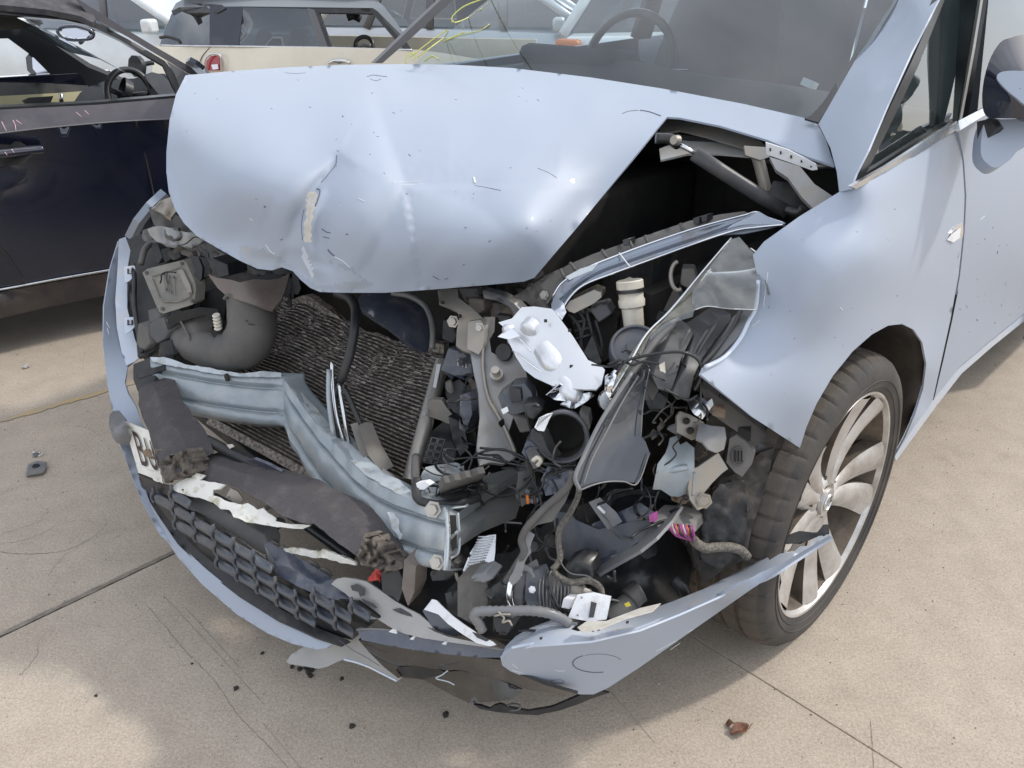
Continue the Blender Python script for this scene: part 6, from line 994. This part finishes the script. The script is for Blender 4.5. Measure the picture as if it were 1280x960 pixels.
S('dash_cluster', 'black_clean', pts('178,94 190,90 206,94 220,110 222,118 200,120 190,108'), [(178, 94, 'v=.45'), (222, 118, 'v=.18'), (200, 120, 'v=.25')], bc, step=6, th=.03)
c0 = K.P(161, 112, v=.42); dd = K.D(161, 112, v=.42); T('steering_wheel', 'black_clean', [(161+27*math.cos(a)+3*math.sin(a), 116+29*math.sin(a)-6*math.cos(a)*0, dd+.05*math.cos(a)) for a in np.linspace(0, 2*math.pi, 22)], .013, bc, 8); T('wheel_spoke', 'black_clean', [(138, 112, dd), (150, 117, dd), (162, 120, dd), (186, 117, dd)], .012, bc); lathe('wheel_boss', 'black_clean', K.P(162, 117, d=dd), (-.9, 0, .4), [(0, 0), (0, .05), (.03, .055)], bc, 16)
T('interior_mirror', 'navy', [(x, y, K.D(x, y, v=.75)) for x, y in pts('72,38 78,34 95,33 112,38 117,42 113,48 95,50 80,48 73,42 72,38')], .007, bc, 8); S('mirror_glass', 'chrome', pts('75,38 80,36 95,35 110,40 113,43 108,47 94,48 82,46'), [(75, 38, 'v=.75')], bc, th=.004); T('mirror_stalk', 'black_clean', [(x, y, K.D(x, y, v=.76)) for x, y in pts('100,50 101,54 112,42 124,30')], .006, bc)
S('far_mirror', 'navy', pts('32,72 36,67 50,65 64,67 68,76 68,95 60,98 42,96 34,88'), [(32, 72, 'v=1.62'), (68, 95, 'v=1.60')], bc, step=5, th=.05); S('mirror_glass', 'chrome', pts('40,72 52,69 63,71 66,82 64,94 48,94 41,86'), [(40, 72, 'v=1.60')], bc, th=.002)
T('phone_holder', 'black_clean', [(x, y, K.D(x, y, v=.7)) for x, y in pts('192,78 182,80 176,84')], .010, bc); lathe('phone_clamp', 'black_clean', K.P(174, 83, v=.68), (-.8, -.4, .1), [(0, 0), (0, .045), (.02, .045), (.02, 0)], bc, 10)
kb = lambda *a: box(*a)
box('floor_pan', 'dark_cavity', (.2, .75, .28), (4.0, 1.4, .06), bc); box('far_side', 'navy', (-.6, 1.5, .58), (2.8, .06, .5), bc); box('bonnet', 'navy', (1.15, .75, .60), (.9, 1.40, .10), bc, (0, .10, 0), .05); box('engine_bay', 'dark_cavity', (1.15, .75, .38), (.85, 1.35, .3), bc)
quadpatch('roof', 'soft_top', [[(-1.9, .30, 1.30), (-1.9, .75, 1.34), (-1.9, 1.2, 1.30)], [(-.9, .28, 1.38), (-.9, .75, 1.42), (-.9, 1.22, 1.38)], [(-.05, .25, 1.33), (-.05, .75, 1.37), (-.05, 1.25, 1.33)]], bc, 3, 4, .03)
for u0 in (.45, ): box('seat', 'seat', (-.35, .42, .62), (.16, .48, .75), bc, (0, .25, 0), .06); box('seat', 'seat', (-.35, 1.08, .62), (.16, .48, .75), bc, (0, .25, 0), .06)
quadpatch('windscreen', 'car_glass', [[(.62, .12, .93), (.64, .75, .94), (.62, 1.38, .93)], [(.0, .25, 1.33), (.02, .75, 1.36), (.0, 1.25, 1.33)]], bc, 4, 1, 0)
for u0, v0 in ((-1.35, .12), (-1.35, 1.38), (1.30, .12), (1.30, 1.38)):
    w = lathe('wheel', 'rubber', (u0, v0-.1, .31), (0, 1, 0), [(0, .2), (0, .29), (.02, .31), (.18, .31), (.2, .29), (.2, .2)], bc, 32); lathe('rim', 'alloy', (u0, v0-.09, .31), (0, 1, 0), [(0, .2), (.02, .19), (.03, .05), (.01, .03), (.01, 0)], w, 24)

# ------------------------------------------------------------------ CREAM HATCHBACK behind the bonnet
_w = np.array([0, 0, CH])+ray(350, 57)*6.30
Mf = Frame(_w[0], _w[1], R(-14), -.21); setF(Mf)
mc = thing('parked_hatchback', 'cream small hatchback with a dark grey roof parked behind the raised bonnet', 'car', Mf, 'parked cars in the background')
S('body', 'cream', pts('193,57 240,58 300,58 402,59 475,61 520,62 552,66 600,74 640,90 640,190 560,215 200,215 192,150 190,90'), [(193, 57, 'v=.20'), (240, 58, 'v=.02'), (300, 58, 'v=0'), (520, 62, 'v=0'), (600, 74, 'v=.10'), (640, 90, 'v=.25'), (190, 120, 'v=.16'), (300, 120, 'v=-.07'), (450, 130, 'v=-.07'), (600, 150, 'v=.02'), (200, 215, 'v=.2'), (450, 215, 'v=.02')], mc, step=12, th=.05)
T('chrome_strip', 'chrome_dull', [(x, y, Mf.D(x, y, v=-.01)) for x, y in pts('200,56.5 240,57.5 300,58 402,59.5 475,61.5 515,62.5')], .008, mc, 6)
S('rear_glass', 'car_glass', pts('200,55 206,38 214,18 222,8 240,7 262,8 262,57 240,57'), [(200, 55, 'v=.30'), (222, 8, 'v=.42'), (262, 8, 'v=.15'), (262, 57, 'v=.03')], mc, step=10, th=.01)
S('rear_pillar', 'navy', pts('262,8 304,9 298,58 262,57'), [(262, 30, 'v=.07'), (304, 9, 'v=.12'), (298, 58, 'v=.02')], mc, step=10, th=.03)
S('quarter_window', 'car_glass', pts('304,9 388,11 402,59 298,58'), [(304, 9, 'v=.12'), (388, 11, 'v=.12'), (402, 59, 'v=.03'), (298, 58, 'v=.03')], mc, step=14, th=.008)
S('door_pillar', 'pillar_grey', pts('384,10 393,12 411,60 401,59'), [(388, 11, 'v=.11'), (405, 59, 'v=.02'), (393, 12, 'v=.11')], mc, th=.04)
S('window_seal', 'black_clean', pts('393,11 466,10 472,14 500,42 512,58 515,63 505,62 494,50 466,17 399,16 415,60 410,60'), [(393, 11, 'v=.11'), (466, 10, 'v=.12'), (515, 62, 'v=.02'), (410, 60, 'v=.02')], mc, step=10, th=.03)
S('roof', 'grey_roof', pts('214,14 220,4 236,-5 300,-9 440,-9 468,-2 480,8 494,26 508,46 500,42 472,14 466,10 388,9 304,8 224,9'), [(220, 6, 'v=.25'), (300, 8, 'v=.13'), (466, 10, 'v=.13'), (300, -9, 'v=.35'), (440, -9, 'v=.35'), (505, 44, 'v=.04')], mc, step=10, th=.04)
S('roof_spoiler', 'black_clean', pts('219,5 232,3 278,6 282,10 272,16 236,16 223,11'), [(219, 5, 'v=.30'), (282, 10, 'v=.10'), (236, 16, 'v=.18')], mc, step=8, th=.03)
T('rear_wiper', 'black_clean', [(x, y, Mf.D(x, y, v=.12)) for x, y in pts('200,47 210,46 222,50 226,54')], .014, mc, 6)
tl_ = S('tail_lamp', 'tail_red', pts('257,88 258,76 263,70 270,69 274,73 275,88'), [(257, 88, 'v=-.05'), (275, 88, 'v=-.07'), (265, 70, 'v=-.04')], mc, step=5, th=.02); T('lamp_rim', 'chrome_dull', [(x, y, Mf.D(x, y, v=-.075)) for x, y in pts('256,92 256,76 262,68.5 271,67.5 276,72 277,92')], .008, tl_, 6); S('reverse_lamp', 'white_clean', pts('264,81 272,80 273,86 266,87'), [(264, 81, 'v=-.085')], tl_, th=.003)
T('door_gap', 'ink', [(x, y, Mf.D(x, y, v=-.012-.0008*(y-60))) for x, y in pts('405,60 405,75 404,100 402,140')], .004, mc, 5); T('body_gap', 'ink', [(x, y, Mf.D(x, y, v=-.004-.0006*(y-60))) for x, y in pts('264,58 258,64 252,72 249,82 250,100')], .0035, mc, 5)
T('door_handle', 'chrome_dull', [(x, y, Mf.D(x, y, v=-.08)) for x, y in pts('411,79 418,76 430,76 437,79')], .014, mc, 8); S('handle_cup', 'pillar_grey', pts('415,77 424,73 432,77 424,80'), [(415, 77, 'v=-.10')], mc, th=.003, step=4)
ddm = Mf.D(452, 54, v=.5); T('steering_wheel', 'black_clean', [(455+11*math.cos(a), 57+11*math.sin(a), ddm) for a in np.linspace(0, 6.283, 16)], .018, mc, 8); T('interior_mirror', 'black_clean', [(434, 22, ddm), (442, 20, ddm), (450, 24, ddm)], .03, mc, 8); T('wheel_spoke', 'mid_grey', [(447, 58, ddm), (455, 56, ddm), (464, 58, ddm)], .02, mc, 6)
for x in (330, 372): S('seat', 'seat', pts(f'{x-10},58 {x-10},48 {x-8},40 {x-2},36 {x+6},38 {x+11},48 {x+12},58'), [(x, 50, 'v=.5')], mc, th=.3, step=8, sm=True)
box('cabin_floor', 'dark_cavity', (0, .75, .55), (3.2, 1.4, .1), mc); box('far_side', 'cream', (.1, 1.55, .6), (3.4, .06, .66), mc)
quadpatch('far_roof', 'grey_roof', [[(-1.1, .3, 1.36), (-1.1, 1.3, 1.36)], [(.75, .3, 1.37), (.75, 1.3, 1.37)]], mc, 1, 2, .03)
for u0 in (-.95, 1.42): lathe('wheel', 'rubber', (u0, -.06, .31), (0, 1, 0), [(0, 0), (0, .29), (.02, .31), (.18, .31), (.2, .29)], mc, 28)

# ------------------------------------------------------------------ other parked cars, simpler, whole
def bgcar(label, px, py, d, rot, gz, paint, name='parked_car', L_=4.3, W_=1.75, H_=1.48, lamp='tail_red', belt=.96, off=(0, 0)):
    w = np.array([0, 0, CH])+ray(px, py)*d; f = Frame(w[0], w[1], R(rot), gz); r = thing(name, label, 'car', f, 'parked cars in the background')
    st = [(0, .62, .30, .62), (.12, .74, .24, .74), (.6, .82, .22, .84), (1.15, .86, .22, belt-.02), (2.0, .875, .22, belt), (3.2, .875, .22, belt+.02), (3.9, .85, .24, belt+.03), (4.2, .80, .28, belt), (4.3, .70, .34, .70)]
    v, fs = [], []
    for u, hw, z0, z1 in st:
        u = u*L_/4.3+off[0]; c = W_/2+off[1]; hw = hw*W_/1.75
        for s_, z in ((-1, z0), (-1.02, z0+(z1-z0)*.45), (-1, z0+(z1-z0)*.8), (-.93, z1), (0, z1+.03), (.93, z1), (1, z0+(z1-z0)*.8), (1.02, z0+(z1-z0)*.45), (1, z0)): v.append((u, c+hw*s_, z))
    n = 9
    for i in range(len(st)-1):
        for k in range(n): k2 = (k+1) % n; fs.append((i*n+k, i*n+k2, (i+1)*n+k2, (i+1)*n+k))
    fs += [tuple(range(n))[::-1], tuple(range((len(st)-1)*n, len(st)*n))]
    b_ = mesh('body', v, fs, paint, r); sharp(b_, 40); bev(b_, .03, 2, 30)
    sc = L_/4.3; hw0, hw1 = W_/2-.05, W_/2-.22; U_ = [(1.05, 1.85), (1.95, 1.98), (2.75, 2.74), (3.45, 3.25), (4.05, 3.62)]
    def pt(u0, u1, t, side): return (off[0]+(u0+(u1-u0)*t)*sc, off[1]+W_/2+side*(hw0+(hw1-hw0)*t), belt+(H_-.05-belt)*t)
    for side in (-1, 1):
        for (a0, a1), (b0, b1) in zip(U_[:-1], U_[1:]):
            q_ = [pt(a0+.05, a1+.05, .05, side), pt(b0-.05, b1-.05, .05, side), pt(b0-.05, b1-.05, .93, side), pt(a0+.05, a1+.05, .93, side)]
            mesh('side_window', q_, [(0, 1, 2, 3)], 'car_glass', r, False)
        for (a0, a1) in U_:
            P_ = [pt(a0, a1, 0, side), pt(a0, a1, 1, side)]; vv, ff = tube_mesh(P_, .045, 6); mesh('pillar', vv, ff, 'pillar_grey' if a0 not in (1.05, 4.05) else paint, r)
    ws_ = [pt(1.05, 1.85, .02, -1), pt(1.05, 1.85, .02, 1), pt(1.05, 1.85, .97, 1), pt(1.05, 1.85, .97, -1)]; mesh('windscreen', ws_, [(0, 1, 2, 3)], 'car_glass', r, False)
    rw = [pt(4.05, 3.62, .04, -1), pt(4.05, 3.62, .04, 1), pt(4.05, 3.62, .97, 1), pt(4.05, 3.62, .97, -1)]; mesh('rear_window', rw, [(0, 1, 2, 3)], 'car_glass', r, False)
    rz = H_-.05; quadpatch('roof', paint, [[(off[0]+1.83*sc, off[1]+W_/2+s_*(hw1+.03), rz-.0+(.02 if s_ == 0 else 0)) for s_ in (-1, -.5, 0, .5, 1)], [(off[0]+2.7*sc, off[1]+W_/2+s_*(hw1+.03), rz+.04+(.02 if s_ == 0 else 0)) for s_ in (-1, -.5, 0, .5, 1)], [(off[0]+3.64*sc, off[1]+W_/2+s_*(hw1+.03), rz-.02) for s_ in (-1, -.5, 0, .5, 1)]], r, 2, 3, .04)
    for uu in (.82, 3.45):
        for side in (-1, 1):
            w_ = lathe('wheel', 'rubber', (off[0]+uu*sc, off[1]+W_/2+side*(W_/2-.18)-.1, .31), (0, 1, 0), [(0, 0), (0, .2), (-.01, .21), (0, .29), (.02, .31), (.18, .31), (.2, .29), (.21, .21), (.2, .2), (.2, 0)], r, 24)
    for side in (-1, 1):
        box('tail_lamp', lamp, (off[0]+4.2*sc, off[1]+W_/2+side*(W_/2-.17), belt-.12), (.16, .20, .22), r, b=.03); box('headlamp', 'white_clean', (off[0]+.12*sc, off[1]+W_/2+side*(W_/2-.28), .62), (.2, .26, .14), r, b=.03)
        box('door_handle', 'chrome_dull', (off[0]+2.55*sc, off[1]+W_/2+side*(W_/2+.005), belt-.14), (.2, .03, .03), r, b=.008)
        box('door_mirror', paint, (off[0]+1.35*sc, off[1]+W_/2+side*(W_/2+.08), belt+.06), (.12, .18, .14), r, b=.03)
    tv, tf = tube_mesh([(off[0]+1.6*sc+.05*math.sin(a), off[1]+W_/2-.36+.18*math.cos(a), belt+.02+.17*math.sin(a)) for a in np.linspace(0, 6.283, 18)], .017, 6); mesh('steering_wheel', tv, tf, 'black_clean', r)
    for sy in (-.36, .36): box('seat', 'seat', (off[0]+2.35*sc, off[1]+W_/2+sy, belt-.0), (.14, .44, .62), r, (0, .2, 0), .05)
    return r
bgcar('white car side-on behind the black car, seen through its open windows', 300, 100, 8.4, 172, -.25, 'white_car', L_=4.4, off=(-.5, -1.75))
bgcar('silver car parked furthest back, only its windscreen showing over the cream hatchback', 560, 30, 11.5, 200, -.42, 'silver_car', off=(-.6, -1.7))
bgcar('white hatchback with orange tail lamps seen through the crashed windscreen', 735, 60, 5.6, -118, -.12, 'white_car', 'parked_hatchback', lamp='amber', off=(-4.1, -.4), L_=4.0)
bgcar('pale car in the far row at the top left corner', -40, 60, 13.5, 190, -.45, 'silver_car', off=(-.6, -1.7))
bgcar('grey car in the far row between the silver car and the crashed screen', 470, 40, 15.5, 165, -.5, 'grey_roof', off=(-.6, -1.7))
bgcar('white car in the far row behind the cream hatchback roof', 260, 40, 14.5, 176, -.48, 'white_car', off=(-.6, -1.7))
bgcar('dark blue car beyond the windscreen of the wreck, behind the white hatchback', 850, 20, 9.5, 178, -.3, 'navy', off=(-1.6, -1.7))
bgcar('silver car glimpsed through the left corner of the crashed windscreen', 600, 30, 8.2, 172, -.22, 'silver_car', off=(-2.2, -1.7))
bgcar('white car in the far row seen beyond the side glass of the wreck', 1180, 10, 9.0, 200, -.3, 'white_car', off=(-2.2, -1.7))
bgcar('grey car in the furthest row behind the white side-on car', 90, 20, 12.5, 175, -.42, 'silver_car', off=(-3.2, -1.7))
# ------------------------------------------------------------------ litter on the concrete
setF(F)
G = Frame(0, 0, 0); setF(G)
def litter(name, label, cat, px, py, group=None):
    w = G.P(px, py, z=.0); f = Frame(w[0], w[1], 0, 0); return thing(name, label, cat, f, group), f
def lpts(f, s, z): return [tuple(f.P(x, y, z=z)) for x, y in pts(s)]
t_, f = litter('plastic_debris', 'grey diamond-shaped plastic cap lying on the concrete left of the number plate', 'plastic cap', 45, 587)
v = lpts(f, '32,593 35,580 46,576 58,577 59,586 55,593 33,596', .002)+lpts(f, '34,592 37,581 46,578 57,579 57,585 53,591 35,594', .012)
mesh('cap_body', v, [(0, 1, 8, 7), (1, 2, 9, 8), (2, 3, 10, 9), (3, 4, 11, 10), (4, 5, 12, 11), (5, 6, 13, 12), (6, 0, 7, 13), (7, 8, 9, 10, 11, 12, 13)], 'mid_grey', t_, False); lathe('cap_boss', 'black', f.P(45, 583, z=.012), (0, 0, 1), [(0, .010), (.004, .009), (.004, .004), (.001, .003), (.001, 0)], t_, 16)
t_, f = litter('clip_debris', 'small broken grey clip beside the diamond-shaped cap', 'clip', 46, 569)
lathe('clip_head', 'mid_grey', f.P(45, 569, z=.003), (0, 0, 1), [(0, .009), (.006, .008), (.006, .003), (0, .002)], t_, 12); vv, ff = tube_mesh(lpts(f, '48,570 52,568 54,565', .006), .002, 5); mesh('clip_leg', vv, ff, 'label', t_); vv, ff = tube_mesh(lpts(f, '41,565 46,566 50,566', .006), .002, 5); mesh('clip_leg', vv, ff, 'label', t_)
t_, f = litter('paper_scrap', 'tiny pale crumpled scrap on the bright concrete near the black car', 'scrap', 34, 457)
mesh('scrap', lpts(f, '28,459 33,455 38,458 33,460', .004)+lpts(f, '34,456', .02), [(0, 1, 4), (1, 2, 4), (2, 3, 4), (3, 0, 4)], 'label', t_, False)
t_, f = litter('dried_leaf', 'curled brown dead leaf on the concrete below the front wheel', 'leaf', 922, 911)
rows = []
for i in range(7):
    a = i/6; rows.append([(-.032+.060*a, -.006+w_*(.013*math.sin(math.pi*a)+.003), .004+.014*abs(w_)*math.sin(math.pi*a)+.006*math.sin(a*7)+.004) for w_ in (-1, -.5, 0, .5, 1)])
lf = quadpatch('leaf_blade', 'leaf', rows, t_, 2, 2, .001); lf.rotation_euler = (0.2, 0, .5); t_.scale = (.72, .72, .72); vv, ff = tube_mesh([(.026, -.006, .006), (.036, .004, .012), (.040, .006, .014)], .001, 5); lf2 = mesh('leaf_stem', vv, ff, 'leaf', t_); lf3 = quadpatch('leaf_blade', 'leaf', [[(-.03, .012, .004), (-.02, .018, .016), (-.012, .012, .010)], [(-.026, .0, .006), (-.012, .004, .018), (-.004, -.002, .010)]], t_, 3, 3, .001)
random.seed(5)
crs = [(x, y, random.uniform(.003, .008)) for x, y in pts('365,834 375,837 383,836 386,840 390,838 388,846 385,842 427,849 557,894 295,861 440,908 240,830 328,817 120,870 60,880 84,812 105,893 700,926 470,915 800,905')]
for x, y, s_ in crs[:14]:
    w = G.P(x, y, z=0); bm = bmesh.new(); bmesh.ops.create_icosphere(bm, subdivisions=1, radius=s_)
    for q_ in bm.verts: q_.co = Vector((q_.co.x*random.uniform(.6, 1.3), q_.co.y*random.uniform(.6, 1.3), q_.co.z*.5*random.uniform(.6, 1.2)+s_*.3))
    me = bpy.data.meshes.new('dirt_crumb'); bm.to_mesh(me); bm.free(); o = link('dirt_crumb', me, 'crumb'); o.location = (w[0], w[1], 0)
    LB = {427: 'dark crumb just right of the crumb cluster, by the torn flap tip', 120: 'dark crumb in the sunlit lower left corner of the concrete', 557: 'dark crumb on the concrete below the lowest black trim blade', 295: 'dark crumb on the concrete inside the shadow, left of the crumb cluster', 440: 'dark crumb nearest the bottom middle edge of the photo', 240: 'dark crumb beside the long diagonal crack at lower left', 328: 'dark crumb just under the pale blue grille lip'}
    tag(o, LB.get(x, 'small dark crumb of dirt in the cluster fallen below the torn grey bumper flap'), 'dirt', 'dirt crumbs on the concrete')
# fine grit over the near concrete
v, fs = [], []
for k in range(5200):
    x, y = random.uniform(-2.4, 2.4), random.uniform(.75, 4.2)**1; s_ = random.uniform(.0006, .0022)*(1.6 if random.random() < .04 else 1); a = random.random()*6; n0 = len(v)
    for q_ in (0, 2.1, 4.2): v.append((x+s_*math.cos(a+q_), y+s_*math.sin(a+q_), .0005))
    v.append((x, y, s_*1.2)); fs += [(n0, n0+1, n0+3), (n0+1, n0+2, n0+3), (n0+2, n0, n0+3)]
gr = mesh('grit', v, fs, 'grit', None, False); gr.data.materials.append(MATS['pale_bit']); tag(gr, kind='stuff')
for p in gr.data.polygons: p.material_index = (p.index//3) % 3 == 0
